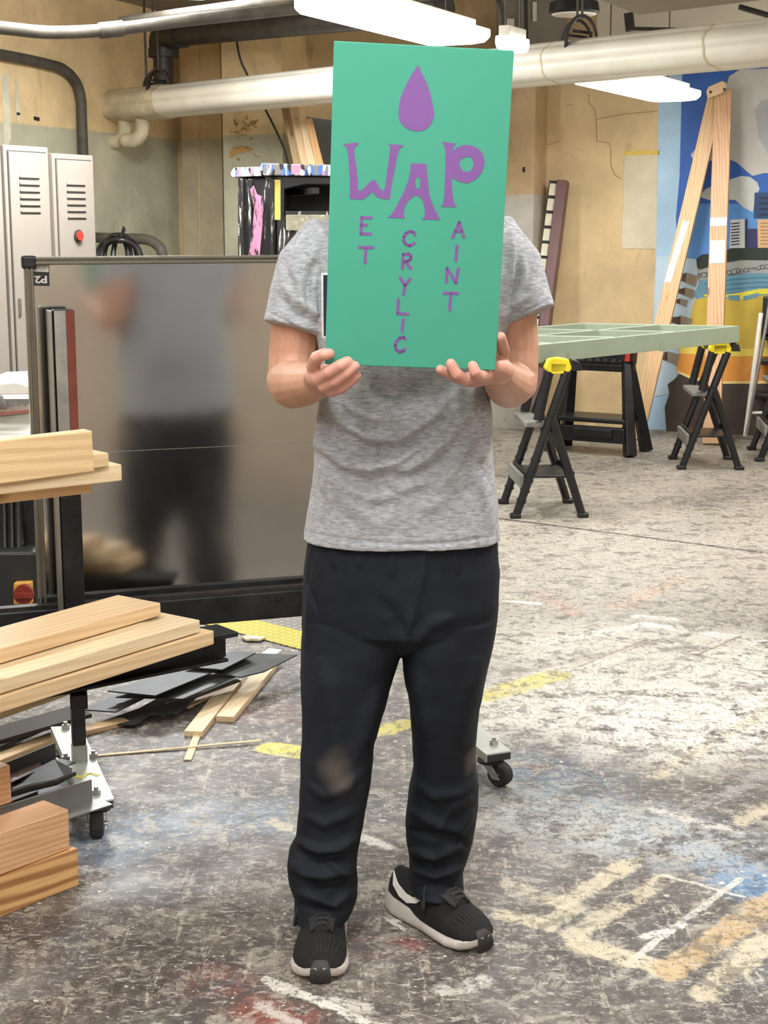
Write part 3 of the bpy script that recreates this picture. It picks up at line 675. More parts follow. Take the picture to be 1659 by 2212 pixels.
# square steel tube lying in the cart
a, b_ = cp(618, 418, .3), cp(683, 412, -.08)
sq = MB(); sq.bar(a, b_, .04, .035); sq2 = MB()
d = (b_-a).normalized(); so = sq.build('square_steel_tube', STEELD, bevel=.003, label='short square steel tube lying in the paint cart opening', cat='steel tube')
q = MB(); q.bar(b_-d*.002, b_+d*.001, .028, .024); q.build('bore', LKD, so)

# ---------------------------------------------------------------- leaning plum post with tape strips, red cup
PLUM = plain('plum_paint', srgb(104, 76, 74), .55, 0, .12, 6)
tp, bt = bw(1209, 390, .08), bw(1128, 910, .32)
t = empty('plum_post', bt, 'leaning plum-painted channel post with white blocked strip beside the sign', 'post')
q = MB(); q.bar(bw(1217, 391, .12), bw(1152, 912, .45), .07, .09, BN); q.build('post', PLUM, t, bevel=.004)
q = MB(); q.bar(bw(1197, 391, .11), bw(1132, 912, .44), .062, .03, BN); q.build('channel', LKD, t)
for i in range(16):
    f0 = (i+.08)/16; f1 = (i+.88)/16
    if i < 15:
        A = bw(1196, 394, .14).lerp(bw(1128, 912, .46), f0); B_ = bw(1196, 394, .14).lerp(bw(1128, 912, .46), f1)
        q = MB(); q.bar(A, B_, .052, .012, BN); q.build('white_block', plain('white_block_paint', srgb(206, 200, 176), .6, 0, .15, 20) if i == 0 else D.materials['white_block_paint'], t, bevel=.003)
c = G(1103, 917, 0); q = MB(); q.tube([c, c+V((0, 0, .11))], [.036, .047], 20); cup = q.build('red_cup', REDP, smooth=True, label='small red cup standing on the floor at the foot of the back wall', cat='cup')
q = MB(); q.tube([c+V((0, 0, .108)), c+V((0, 0, .116))], [.049, .049], 20); q.build('rim', plain('pale_rim', srgb(200, 180, 150), .5), cup, smooth=True)

# ---------------------------------------------------------------- wooden A-frame
t = empty('wooden_a_frame', bw(1540, 930, .5), 'tall A-frame of two pine planks leaning on the painted mural', 'wooden frame')
p1 = bw(1551, 190, .12); q1 = G(1372, 927, 0) ; q1 = bw(1374, 925, .55); q1.z = .01
p2 = bw(1563, 195, .15); q2 = bw(1538, 930, .60); q2.z = .01
board('plank', p1, q1, .105, .04, wood('pine_worn', srgb(206, 172, 128), srgb(160, 116, 74)), BN, parent=t)
board('plank', p2, q2, .115, .04, wood('pine_white_smears', srgb(208, 168, 128), srgb(146, 92, 56)), BN, parent=t)
q = MB(); q.prism([bw(x, y, .20) for x, y in ((1527, 198), (1532, 188), (1562, 175), (1570, 180), (1570, 194), (1560, 202), (1530, 214))], -BN*.03); q.build('gusset', PINE, t, bevel=.004)
for x, y in ((1535, 199), (1565, 193)): q = MB(); a = bw(x, y, .232); q.tube([a, a-BN*.006], .009, 10); q.build('bolt', LKD, t)
WS = plain('white_smear', srgb(214, 208, 198), .6, 0, .2, 9)
def onboard(x0, y0, x1, y1, a, c_, wd, off, nm):
    q = MB(); q.bar(a, c_, wd, .003, BN); q.build(nm, WS, t)
d1 = (q1-p1); d2 = (q2-p2)
onboard(0, 0, 0, 0, p2+d2*.36+BN*-.022, p2+d2*.385+BN*-.022, .112, 0, 'paint_smear'); onboard(0, 0, 0, 0, p2+d2*.425+BN*-.022, p2+d2*.49+BN*-.022, .10, 0, 'paint_smear')
onboard(0, 0, 0, 0, p1+d1*.375+BN*-.022, p1+d1*.55-RD*.03+BN*-.022, .045, 0, 'paint_smear')

# ---------------------------------------------------------------- sawhorses
def sawhorse(N, Fp, spread, H, label, topx=None):
    """N,Fp: middle of the near and the far pair of feet; spread: distance between the feet of a pair"""
    N, Fp = V(N), V(Fp); u = (Fp-N).normalized(); s = V((u.y, -u.x, 0)); L = (Fp-N).length
    t = empty('sawhorse', (N+Fp)/2, label, 'sawhorse', 'black folding sawhorses')
    up = V((0, 0, 1)); T0 = N + up*H + s*.03; T1 = Fp + up*H + s*.03
    b = MB(); b.bar(T0-u*.02-up*.03, T1+u*.02-up*.03, .085, .05); b.build('top_beam', BLACKP, t, bevel=.006)
    for c in (T0+u*.015, T1-u*.015):
        b = MB(); k = [( -.07, -.035), (-.05, .012), (.0, .02), (.05, .012), (.07, -.035), (.045, -.06), (-.045, -.06)]
        b.prism([c + s*x + up*z - u*.035 for x, z in k], u*.07); b.build('yellow_cap', YEL, t, bevel=.008)
        b = MB(); b.prism([c + s*(x+.075) + up*z - u*.04 for x, z in ((-.01, -.045), (-.01, .012), (.03, 0), (.045, -.045))], u*.08); b.build('clamp_jaw', BLACKP, t, bevel=.005)
    for (c, tt) in ((N, T0), (Fp, T1)):
        a = tt + s*.045 - up*.05; e = c - s*spread/2
        for sgn in (-1,):
            b = MB(); b.tube([a, e+(a-e)*.02], [.030, .026], 8, flat=.8); b.build('leg', BLACKP, t, smooth=True)
            for k in range(9):
                f = .12+k*.035; r = MB(); p = e+(a-e)*f; dd = (a-e).normalized()*.006; r.tube([p-dd, p+dd], .032, 8, flat=.8); r.build('leg_rib', BLACKP, t) if k % 2 == 0 else None
        p = a + (e-a)*.33; e2 = c + s*spread/2
        b = MB(); b.tube([p+s*.0+up*.03, p+s*.02-up*.02, e2], [.028, .030, .026], 8, flat=.8); b.build('leg', BLACKP, t, smooth=True)
        for q in (e, e2):
            b = MB(); b.box(q+up*.012, (.056, .052, .024)); b.build('foot', BLACKP, t, bevel=.006)
        q2 = tt - s*.045 - up*.05; b = MB(); b.tube([q2, p-s*.06+up*.0], .024, 8); b.build('upper_strut', BLACKP, t, smooth=True)
    z = H*.60; a0 = N - s*.075 + up*z; a1 = Fp - s*.075 + up*z
    b = MB(); b.bar(a0, a1, .10, .028); b.build('hinge_block', plain('grey_hinge', srgb(120, 118, 112), .6, 0, .3, 30) if 'grey_hinge' not in D.materials else D.materials['grey_hinge'], t, bevel=.006)
    z = H*.26; w0 = spread*(1-.26)*.5
    b = MB(); b.bar(N+up*z+u*.02, Fp+up*z-u*.02, w0*1.9, .012)
    b.build('tray', BLACKP, t, bevel=.003)
    for sg in (-1, 1): b = MB(); b.bar(N+up*(z+.012)+s*sg*w0*.95, Fp+up*(z+.012)+s*sg*w0*.95, .01, .035); b.build('tray_lip', BLACKP, t, bevel=.003)
    b = MB(); b.bar(N+up*(z-.02)-s*w0*1.1, Fp+up*(z-.02)-s*w0*1.1, .02, .07); b.build('latch', D.materials['grey_hinge'], t, bevel=.004)
    return t
sawhorse((G(1112, 1118)+G(1260, 1118))/2, (G(1088, 1087)+G(1226, 1087))/2, .345, .79, 'nearest black sawhorse under the near end of the green frame')
sawhorse((G(1476, 1014)+G(1592, 1014))/2, (G(1458, 992)+G(1567, 992))/2, .345, .76, 'black sawhorse under the far right corner of the green frame')
sawhorse((G(1645, 995)+G(1760, 1000))/2, (G(1628, 972)+G(1735, 974))/2, .345, .80, 'black sawhorse cut off by the right edge of the photo')
# third sawhorse, seen from its long side, with broad channel legs
t = empty('sawhorse', G(1290, 985), 'broad-legged black plastic sawhorse seen sideways behind the nearest one', 'sawhorse', 'black folding sawhorses')
n0 = G(1348, 987); f0 = G(1195, 975); u = (n0-f0).normalized(); s = V((-u.y, u.x, 0)); up = V((0, 0, 1)); HH = .60
b = MB(); b.bar(f0+up*(HH+.01)+s*.15, n0+up*(HH+.01)+s*.15, .07, .07); b.build('top_beam', BLACKP, t, bevel=.008)
b = MB(); b.bar(f0+up*(HH-.05)+s*.15, n0+up*(HH-.05)+s*.15, .05, .05); b.build('lower_rail', BLACKP, t, bevel=.008)
for k in range(7): b = MB(); c = f0.lerp(n0, .18+k*.11)+up*HH+s*.112; b.box(c, (.03, .006, .02)); b.build('beam_slot', LKD, t)
b = MB(); c = f0.lerp(n0, .55)+up*(HH+.055)+s*.15; b.bar(c-u*.05, c+u*.05, .05, .03); b.build('carry_grip', BLACKP, t, bevel=.006)
for x, e in ((n0, 1), (f0, -1)):
    for sg in (0, 1):
        a = x + s*.30*sg + u*e*.04; tp_ = x + up*HH + s*(.12+.06*sg) - u*e*.05
        b = MB(); b.tube([tp_, a+(tp_-a)*.01], [.035, .05], 4, up=u); b.build('leg', BLACKP, t, bevel=.006)
b = MB(); b.bar(n0+up*HH+s*.13-u*.03, n0+up*(HH+.13)+s*.13-u*.02, .07, .08, s); b.build('end_post', BLACKP, t, bevel=.006)
b = MB(); b.bar(n0+up*HH+s*.09-u*.03, n0+up*(HH+.13)+s*.09-u*.02, .03, .02, s); b.build('red_stripe', REDP, t)
for z, w_ in ((.22, .30), (.13, .05)): b = MB(); b.bar(f0+up*z+s*(.15 if w_ > .1 else .02), n0+up*z+s*(.15 if w_ > .1 else .02), w_, .03 if w_ > .1 else .10); b.build('shelf', BLACKP, t, bevel=.008)
b = MB(); b.bar(f0+up*.14+u*.14-s*.01, n0+up*.14-u*.08-s*.01, .03, .06); b.build('shelf_lip', BLACKP, t, bevel=.008)

# ---------------------------------------------------------------- pale green frame on the sawhorses
GRN = plain('pale_green_paint', srgb(150, 162, 140), .5, 0, .06, 5)
zt = .865; A = G(1592, 704, zt); B_ = G(1258, 698, zt); nl = G(1147, 745, zt); dA = (nl-A).normalized()
Lf = 2.35; Dn = A + dA*Lf; Cn = B_ + dA*Lf
t = empty('green_frame', A, 'pale green gridded wooden frame lying flat across the sawhorses', 'frame')
def rail(a, b_, w_=.035, h=.095, nm='rail'):
    q = MB(); q.bar(a-V((0, 0, h/2)), b_-V((0, 0, h/2)), w_, h); q.build(nm, GRN, t, bevel=.003)
for a, b_ in ((A, Dn), (B_, Cn), (A-dA*.0, B_), (Dn, Cn)): rail(a, b_)
for f in (.27, .52, .76): rail(A.lerp(Dn, f), B_.lerp(Cn, f), .03, .085, 'cross_bar')
rail(A.lerp(B_, .5), Dn.lerp(Cn, .5), .03, .085, 'middle_bar')
for px in (1222, 1425):
    lo = 0
    q = MB(); c = min((A.lerp(Dn, k/200) for k in range(200)), key=lambda v: abs(proj(np.array([v]))[0][0]-px)); nrm = V((dA.y, -dA.x, 0)); nrm = nrm if nrm.y < 0 else -nrm
    q.bar(c+nrm*.019-V((0, 0, .05)), c+nrm*.019-V((0, 0, .10)), .035, .004, nrm); q.build('patch', plain('green_patch', srgb(140, 154, 128), .6) if 'green_patch' not in D.materials else D.materials['green_patch'], t)

# ---------------------------------------------------------------- step ladder, right edge
t = empty('step_ladder', G(1655, 940), 'white-railed step ladder with black treads at the right edge of the photo', 'ladder')
YL = 10.5
def lp(x, y, d=0): return P(x, y, YL+d)
for xs in (0, 118):
    q = MB(); q.tube([lp(1644+xs, 676), lp(1610+xs, 942)], .016, 8); q.build('rail', WHITEM, t, smooth=True)
    q = MB(); q.tube([lp(1668+xs, 610), lp(1655+xs, 700), lp(1612+xs, 940, -.01)], .013, 8); q.build('upper_rail', ALU, t, smooth=True)
    q = MB(); q.tube([lp(1655+xs, 690, .1), lp(1690+xs, 930, .5)], .014, 8); q.build('rear_leg', ALU, t, smooth=True)
for (y, x0) in ((788, 1636), (862, 1626), (730, 1645)):
    q = MB(); q.prism([lp(x0, y, 0), lp(x0+110, y, 0), lp(x0+114, y-8, .22), lp(x0+6, y-8, .22)], V((0, 0, .035))); q.build('tread', BLACKP, t, bevel=.008)
q = MB(); q.prism([lp(x, y) for x, y in ((1650, 640), (1700, 640), (1700, 735), (1645, 735))], V((0, .03, 0))); q.build('back_rest', BLACKP, t, bevel=.01)
q = MB(); q.tube([lp(1617, 892), lp(1730, 890)], .01, 8); q.build('cross_brace', WHITEM, t, smooth=True)

# ---------------------------------------------------------------- ceiling clutter on the right
t = empty('round_lamp', P(1240, 20, 8.8), 'round black high-bay lamp above the brown strap hangers', 'lamp')
c = P(1240, 26, 8.8); q = MB(); q.tube([c-V((0, 0, .012)), c+V((0, 0, .0)), c+V((0, 0, .05)), c+V((0, 0, .06))], [.128, .14, .132, .10], 28); q.build('rim', BLACKP, t, smooth=True)
q = MB(); q.tube([c-V((0, 0, .014)), c-V((0, 0, .018))], [.112, .10], 28); q.build('lens', plain('lamp_lens', srgb(206, 200, 186), .3), t, smooth=True)
q = MB(); q.tube([c-V((0, 0, .011)), c-V((0, 0, .016))], [.126, .118], 28); q.build('lens_ring', plain('bright_ring', srgb(235, 232, 222), .3), t, smooth=True)
for k in range(12): a = k*math.pi/6; q = MB(); q.bar(c+V((math.cos(a)*.04, math.sin(a)*.04, .09)), c+V((math.cos(a)*.10, math.sin(a)*.10, .09)), .006, .07); q.build('cooling_fin', BLACKP, t)
q = MB(); q.tube([c+V((0, 0, .06)), V((c.x, c.y, CEIL))], [.05, .02], 16); q.build('hanger_stem', BLACKP, t, smooth=True)
DUCT = plain('duct_grey', srgb(128, 118, 98), .6, 0, .15, 3, .1)
q = MB(); q.prism([G(x, y, 2.38) for x, y in ((1130, -60), (1379, 33), (1800, -18), (1800, -140), (1130, -140))], V((0, 0, .35))); q.build('ceiling_duct', DUCT, bevel=.006, label='broad grey duct hanging under the ceiling at top right', cat='duct')
q = MB(); q.prism([P(x, y, 10.9) for x, y in ((1075, -20), (1225, -20), (1225, 130), (1075, 130))], V((0, .05, 0))); po = q.build('grey_panel', plain('grey_panel', srgb(112, 106, 92), .6, 0, .15, 3), label='grey wall panel with small paper notes behind the round lamp', cat='panel')
PAP = plain('paper_note', srgb(196, 190, 176), .7)
for x, y, w_, h in ((1155, 25, 9, 42), (1103, 58, 16, 36)): q = MB(); q.prism([P(a, b, 10.88) for a, b in ((x-w_/2, y-h/2), (x+w_/2, y-h/2), (x+w_/2, y+h/2), (x-w_/2, y+h/2))], V((0, .01, 0))); q.build('note', PAP, po)
q = MB(); q.bar(P(1135, -20, 10.8), P(1137, 90, 10.8), .02, .02, BN); q.build('seam', LKD, po)
pipe('small_conduit', [P(1068, -10, 9.5), P(1086, 20, 9.5), P(1090, 90, 9.5)], .014, COND, 'thin vertical conduit to the right of the sign top')
# steel purlin and a panel whose pale colour stands for lit ceiling beyond the duct
q = MB(); q.prism([P(1290, -10, 10.6), P(1720, -20, 9.6), P(1720, 92, 9.6), P(1290, 100, 10.6)], V((.02, .05, 0))); q.build('lit_ceiling_panel', plain('lit_ceiling_panel', srgb(190, 182, 164), .6, 0, .1, 2), label='panel coloured pale as lit ceiling above the pipe at top right', cat='ceiling panel')
q = MB(); q.bar(P(1362, 62, 9.2), P(1760, 70, 8.6), .03, .02); q.build('steel_brace', IRON, label='dark steel brace running right under the duct', cat='brace')
q = MB(); q.tube([P(1597, 15, 9.0), P(1760, 62, 8.8)], .016, 8); q.build('tie_rod', IRON, smooth=True, label='short dark rod slanting down right under the duct', cat='rod')
q = MB(); q.bar(P(1358, 28, 9.3), P(1362, 68, 9.3), .05, .04, BN); q.build('bracket', IRON, bevel=.004, label='small iron bracket below the corner of the duct', cat='bracket')
# ================================================================ RACK, PANEL, LUMBER, SCRAP
RA = az(71); RN = V((RA.y, -RA.x, 0))          # rack direction; RN points to the camera side
UPZ = V((0, 0, 1))
fc_l = G(210, 1808, 0); fc_r = G(1080, 1697, 0)
ZX = .092
RUSTR = plain('red_primer', srgb(112, 52, 36), .7, 0, .25, 14)
BARE = plain('painted_bare_steel', srgb(176, 180, 172), .4, .35, .16, 6, spots=(srgb(150, 126, 90), .66))
t = empty('lumber_rack', (fc_l+fc_r)/2, 'rolling steel lumber rack with posts, long bottom beam and castors', 'rack')
def crossbar(ends, label=None):                # ends: near-left, near-right, far-right, far-left in px at top height
    zt = ZX; pts = [G(x, y, zt) for x, y in ends]; q = MB(); q.prism(pts, -UPZ*.024)
    # open end
    o = q.build('cross_bar', BARE, t, bevel=.003); a, b_ = pts[0], pts[1]; d = (a-pts[3]).normalized()
    q = MB(); q.prism([a.lerp(b_, .05)-UPZ*.003+d*.001, a.lerp(b_, .95)-UPZ*.003+d*.001, a.lerp(b_, .95)-UPZ*.021+d*.001, a.lerp(b_, .05)-UPZ*.021+d*.001], d*.001); q.build('open_end', LKD, o)
    return o, pts
def caster(c, wd, label=None):
    """c: contact point, wd: rolling direction"""
    ax = V((wd.y, -wd.x, 0)); q = MB(); r = .033; k = c+UPZ*r
    prof = [(.0, -.016), (r*.8, -.016), (r, -.011), (r, .011), (r*.8, .016), (0, .016)]
    rings = [[k + ax*x + (wd*math.cos(a)+UPZ*math.sin(a))*max(rr_, .002) for a in np.linspace(0, 2*math.pi, 28, endpoint=False)] for rr_, x in prof]
    q.loft(rings); w_ = q.build('castor_wheel', RUBBER, t, smooth=True)
    for sg in (-1, 1):
        q = MB(); o = k + ax*.021*sg; q.prism([o - wd*.012 - UPZ*.010, o + wd*.012 - UPZ*.010, o - wd*.018 + UPZ*.034, o-wd*.045+UPZ*.034], ax*.003*sg); q.build('fork', GALV, w_, bevel=.001)
    q = MB(); q.tube([k-ax*.026, k+ax*.026], .007, 10); q.build('axle', GALV, w_)
    q = MB(); q.tube([k-wd*.03+UPZ*.029, k-wd*.03+UPZ*.035], [.036, .036], 20); q.build('swivel_plate', STEELD, w_, smooth=True)
cb1, p1_ = crossbar([(181, 1738), (247, 1726), (174, 1566), (109, 1569)])
def boltat(px, py, z, par):
    c = G(px, py, z); q = MB(); q.tube([c, c+UPZ*.012], .011, 6); q.tube([c+UPZ*.012, c+UPZ*.02], .006, 8); q.build('bolt', GALV, par)
cb1d = None
boltat(208, 1716, ZX, cb1); boltat(142, 1574, ZX, cb1)
q = MB(); rrp = [(163, 1674), (172, 1680), (182, 1676), (192, 1670), (204, 1673), (212, 1676)]
pts = [G(x, y, ZX+.0005) for x, y in rrp]
for i in range(5): q.bar(pts[i], pts[i+1], .012, .0006)
q.build('yellow_squiggle', plain('yellow_paint_mark', srgb(214, 205, 90), .6), cb1)
_v = ((p1_[3]-p1_[0])+(p1_[2]-p1_[1]))/2; _n = G(1050, 1630, ZX), G(1105, 1622, ZX)
def px_of(v): return tuple(proj(np.array([v]))[0])
cb2, p2_ = crossbar([px_of(_n[0]), px_of(_n[1]), px_of(_n[1]+_v), px_of(_n[0]+_v)]); boltat(1067, 1608, ZX, cb2)
caster(fc_l, V((.15, -.99, 0)).normalized()); caster(fc_r, V((.75, -.5, 0)).normalized())
caster(fc_l-RN*.42, V((.6, -.8, 0)).normalized()); caster(fc_r-RN*.42, V((.6, -.8, 0)).normalized())
PB_ = G(172, 1642, ZX)                        # post foot
PT = P(0, 0, 1)
ptop = P(138, 668, PB_.y).z
q = MB(); q.bar(V((PB_.x, PB_.y, .40)), V((PB_.x, PB_.y, ptop)), .052, .05, RN); post = q.build('post', STEELD, t, bevel=.004)
q = MB(); q.bar(PB_, V((PB_.x, PB_.y, .41)), .034, .034, RN); q.build('lower_post', STEELD, t, bevel=.004)
q = MB(); q.bar(V((PB_.x, PB_.y, .93))-RA*.010+RN*.0275, V((PB_.x, PB_.y, ptop-.002))-RA*.010+RN*.0275, .028, .002, RN); q.build('bare_face', GALV, post)
q = MB(); q.bar(V((PB_.x, PB_.y, .93))+RA*.015+RN*.0275, V((PB_.x, PB_.y, ptop-.002))+RA*.015+RN*.0275, .021, .003, RN); q.build('primer_face', RUSTR, post)
q = MB(); q.bar(PB_, PB_+UPZ*.045, .037, .037, RN); q.build('weld_collar', GALV, post)
for dx in (-.05, .05): boltat(172+dx*600, 1640-dx*60, ZX, cb1)
_c1 = (p1_[0]+p1_[1])/2; _c2 = (p2_[0]+p2_[1])/2; PB2 = _c2 + (PB_-_c1); BL2 = (PB2-PB_).dot(RA)
PB2 = PB_ + RA*BL2
q = MB(); q.bar(PB2, V((PB2.x, PB2.y, 1.2)), .062, .05, RN); q.build('post', STEELD, t, bevel=.004)
# silver upright channel standing left of the post
sx = PB_-RA*.034+RN*.01; q = MB(); q.bar(V((sx.x, sx.y, .30)), V((sx.x, sx.y, ptop)), .012, .03, RN); q.build('bright_edge_strip', ALU, t, bevel=.003)
# long bottom beam
zb = .50; BLN = BL2+.05; b0 = PB_ - RN*.05; b0.z = zb-.04
q = MB(); q.bar(b0-RA*.25, b0+RA*BLN, .07, .075); beam = q.build('bottom_beam', STEELD, t, bevel=.004)
q = MB(); q.bar(b0-RA*.25+UPZ*.042+RN*.01, b0+RA*BLN+UPZ*.042+RN*.01, .03, .01); q.build('beam_lip', IRON, beam)
q = MB(); e = b0+RN*.0355
strk = []
for (x0, y0, pts) in ((572, 1303, [(0, 0), (-6, -6), (-2, -12), (8, -13)]), (584, 1298, [(0, 5), (0, -10)]), (590, 1300, [(0, 0), (6, -8), (8, 0), (14, -8), (14, 0)]), (606, 1293, [(0, 0), (-4, 5), (5, 4), (4, -4), (0, -1)])):
    pp = [onplane(x0+a, y0+b, e, RN) for a, b in pts]
    for i in range(len(pp)-1): q.bar(pp[i], pp[i+1], .002, .0008, RN)
q.build('scribble', plain('black_marker', (.004, .004, .004), .5), beam)
# arms carrying the lumber
for z in (.38, .875):
    q = MB(); a = V((PB_.x, PB_.y, z)); q.bar(a, a+RN*.42-RA*.05, .04, .035); q.build('arm', STEELD, t, bevel=.003)
for z in (.38, .875):
    q = MB(); a = V((PB_.x, PB_.y, z))-RA*.85; q.bar(a, a+RN*.42, .04, .035); q.build('arm', STEELD, t, bevel=.003)
q = MB(); a = PB_-RA*.85; q.bar(V((a.x, a.y, 0)), V((a.x, a.y, 1.2)), .062, .05, RN); q.build('post', STEELD, t, bevel=.004)

# ---- framed sheet-metal panel standing on the bottom beam, behind the posts
pl0 = PB_ - RN*.075
def pp(px, py, off=0.): return onplane(px, py, pl0+RN*off, RN)
TL, BL_ = pp(50, 548), pp(84, 1306); TR = pp(1000, 566); BR = pp(1000, 1232)
z0 = b0.z+.0375+.001; TLc = V((TL.x, TL.y, pp(300, 553).z)); ht = TLc.z
xl = TL
def pq(s, z): q_ = V((TL.x, TL.y, 0)) + RA*s; q_.z = z; return q_
WP = 1.02; lean = (pp(50, 560) - pp(78, 1290)); 
t2 = empty('metal_panel', pq(WP/2, z0), 'large framed sheet-metal panel on the rack, mirroring the person blurrily', 'metal panel')
def sheetmat():
    n = NT('brushed_sheet_metal'); p = n.objc(); f = n.noise(n.mapping(p, scale=(1, 1, 1)), 3, 6, .6, .4); f2 = n.noise(n.mapping(p, scale=(60, 60, 4)), 3, 3)
    c = n.mix(n.step(f, .35, .65), (.52, .53, .525), (.62, .62, .61)); n.set(Base_Color=c, Metallic=1., Roughness=n.step(f, .3, .7, .105, .14))
    n.bump(n.noise(p, 3.5, 2), .12, .01); return n.mat
s_off = .02; zbot = z0
q = MB(); q.prism([pq(.0, zbot), pq(WP, zbot), pq(WP, ht), pq(0, ht)], -RN*.012)
sheet = q.build('sheet', sheetmat(), t2)
q = MB(); q.prism([pq(.004, zbot+.3885), pq(WP, zbot+.3885), pq(WP, zbot+.390), pq(.004, zbot+.390)], RN*.0006); q.build('scratch', ALU, sheet)
FRM = plain('frame_trim', srgb(122, 116, 104), .4, .6, .08, 20)
def prof_bar(a, b_, w1, nm):
    q = MB(); d = (b_-a).normalized(); sd = RN.cross(d)
    q.bar(a+RN*.004, b_+RN*.004, w1, .024, RN); q.bar(a+RN*.018+sd*w1*.28, b_+RN*.018+sd*w1*.28, w1*.3, .006, RN); q.bar(a+RN*.018-sd*w1*.28, b_+RN*.018-sd*w1*.28, w1*.3, .006, RN)
    q.build(nm, FRM, t2, bevel=.0015)
prof_bar(pq(.011, zbot), pq(.011, ht-.010), .021, 'side_trim'); prof_bar(pq(.0, ht-.010), pq(WP, ht-.010), .020, 'top_trim'); prof_bar(pq(WP-.013, zbot), pq(WP-.013, ht), .026, 'side_trim')
q = MB(); q.bar(pq(0, zbot+.010)+RN*.006, pq(WP, zbot+.010)+RN*.006, .02, .02, RN); q.build('bottom_trim', STEELD, t2)
q = MB(); c = pq(.012, ht-.012)+RN*.006; q.bar(c-UPZ*.018, c+UPZ*.016, .036, .034, RN); q.build('corner_cap', BLACKP, t2, bevel=.007, seg=3)
q = MB(); q.prism([pp(x, y, .001) for x, y in ((69, 568), (106, 568), (107, 618), (69, 617))], RN*.001); lab = q.build('label', plain('black_label', (.01, .01, .01), .5), t2)
q = MB(); q.prism([pp(x, y, .0022) for x, y in ((71, 568.5), (105, 568.5), (105, 588), (71, 586))], RN*.0004); q.build('white_box', plain('label_white', srgb(205, 203, 196), .5), lab)
q = MB()
for i in range(4): q.prism([pp(x, y, .0028) for x, y in ((75, 573+i*3), (101, 573+i*3), (101, 574+i*3), (75, 574+i*3))], RN*.0002)
q.build('small_print', plain('print_grey', (.25, .25, .25), .5), lab)
# upside-down "P2"
cu = D.curves.new('txt', 'FONT'); cu.body = 'P2'; cu.size = .030; cu.extrude = .0003; cu.offset = .0009
to = D.objects.new('txt', cu); COL.objects.link(to); bpy.context.view_layer.update()
me = D.meshes.new_from_object(to.evaluated_get(bpy.context.evaluated_depsgraph_get())); D.objects.remove(to)
ctr = pp(88, 604, .0028); x_ = -RA; y_ = -UPZ; zz = x_.cross(y_)
co = np.array([v.co for v in me.vertices]); mx = (co.max(0)+co.min(0))/2
for v in me.vertices: l = v.co - V(mx); v.co = ctr + x_*l.x*1.05 + y_*l.y*.82 + zz*l.z
obj('lettering', me, D.materials['label_white'], lab, label='white upside-down letters P2')

# ---------------------------------------------------------------- lumber
def lumber(far, length, w_, h, azd, mat, label, grp, name='lumber_board', dz=0., upv=UPZ):
    """far: far end of the top near edge; board runs back towards the left of it"""
    d = az(azd); d = V((d.x, d.y, dz)).normalized(); s = V((d.y, -d.x, 0)).normalized()   # s: to the camera side
    up = s.cross(d); up = up if up.z > 0 else -up
    a = V(far) - s*w_/2 - up*h/2
    return board(name, a-d*length, a, w_, h, mat, up, label=label, cat='lumber', group=grp)
G1 = 'boards on the lower rack arms'
A_L = 36
e = G(432, 1339, .55); lumber(e, 1.9, .185, .030, A_L, PINE2, 'wide clean board in front on the lower pile, second from its bottom', G1)
e2 = G(347, 1302, .585); lumber(e2, 1.9, .14, .032, A_L-1, PINE, 'pale board with a dark knot lying rearmost on the lower pile', G1)
e3 = G(462, 1362, .517); lumber(e3, 2.0, .15, .034, A_L, PINE, 'bottom board of the lower pile, sticking out furthest right', G1)
# I-beam below
d = az(52); e4 = G(515, 1370, .472); s_ = V((d.y, -d.x, 0)); c = e4-s_*.05
ib = empty('steel_i_beam', c, 'black steel I-beam lying under the lower boards', 'steel beam')
q = MB(); q.bar(c-d*1.9, c, .10, .012); q.build('top_flange', STEELD, ib, bevel=.002)
q = MB(); q.bar(c-d*1.9-UPZ*.035, c-UPZ*.035-d*.01, .012, .06); q.build('web', STEELD, ib)
q = MB(); q.bar(c-d*1.9-UPZ*.066, c-UPZ*.066-d*.02, .07, .008); q.build('bottom_flange', STEELD, ib, bevel=.002)
G2 = 'boards on the upper rack arms'
A_U = 52
f = G(263, 1003, .955); lumber(f, 1.6, .09, .036, A_U, PINE2, 'board reaching furthest right on the upper pile, third from its top', G2)
f = G(235, 978, .985); lumber(f, 1.6, .10, .030, A_U-3, PINE, 'flat board directly under the tilted stud of the upper pile', G2)
f = G(198, 1036, .917); lumber(f, 1.6, .09, .030, A_U, wood('pine_amber', srgb(230, 198, 152), srgb(200, 156, 106)), 'lowest board of the upper pile', G2)
f = G(199, 930, 1.068); lumber(f, 1.5, .036, .082, A_U+3, wood('pine_knotty', srgb(226, 196, 148), srgb(176, 134, 88)), 'tilted stud with knots lying on top of the upper pile', G2, dz=.03)
G3 = 'heavy square timbers at bottom left'
A_T = 40; TW = .089
g = G(168, 1832, TW); lumber(g, 1.3, TW*1.25, TW, A_T, wood('fir_grainy', srgb(222, 176, 118), srgb(132, 80, 40), False, .9, .55, .8), 'lowest timber of the bottom left stack with bold dark grain', G3, 'timber')
g = G(148, 1748, TW*2+.006); lumber(g, 1.3, TW, TW*1.05, A_T, FIR, 'middle timber of the bottom left stack with a rough sawn end', G3, 'timber')
g = G(22, 1652, TW*3+.01); lumber(g, 1.0, TW, TW, A_T, FIR, 'topmost timber of the bottom left stack, mostly out of the photo', G3, 'timber')

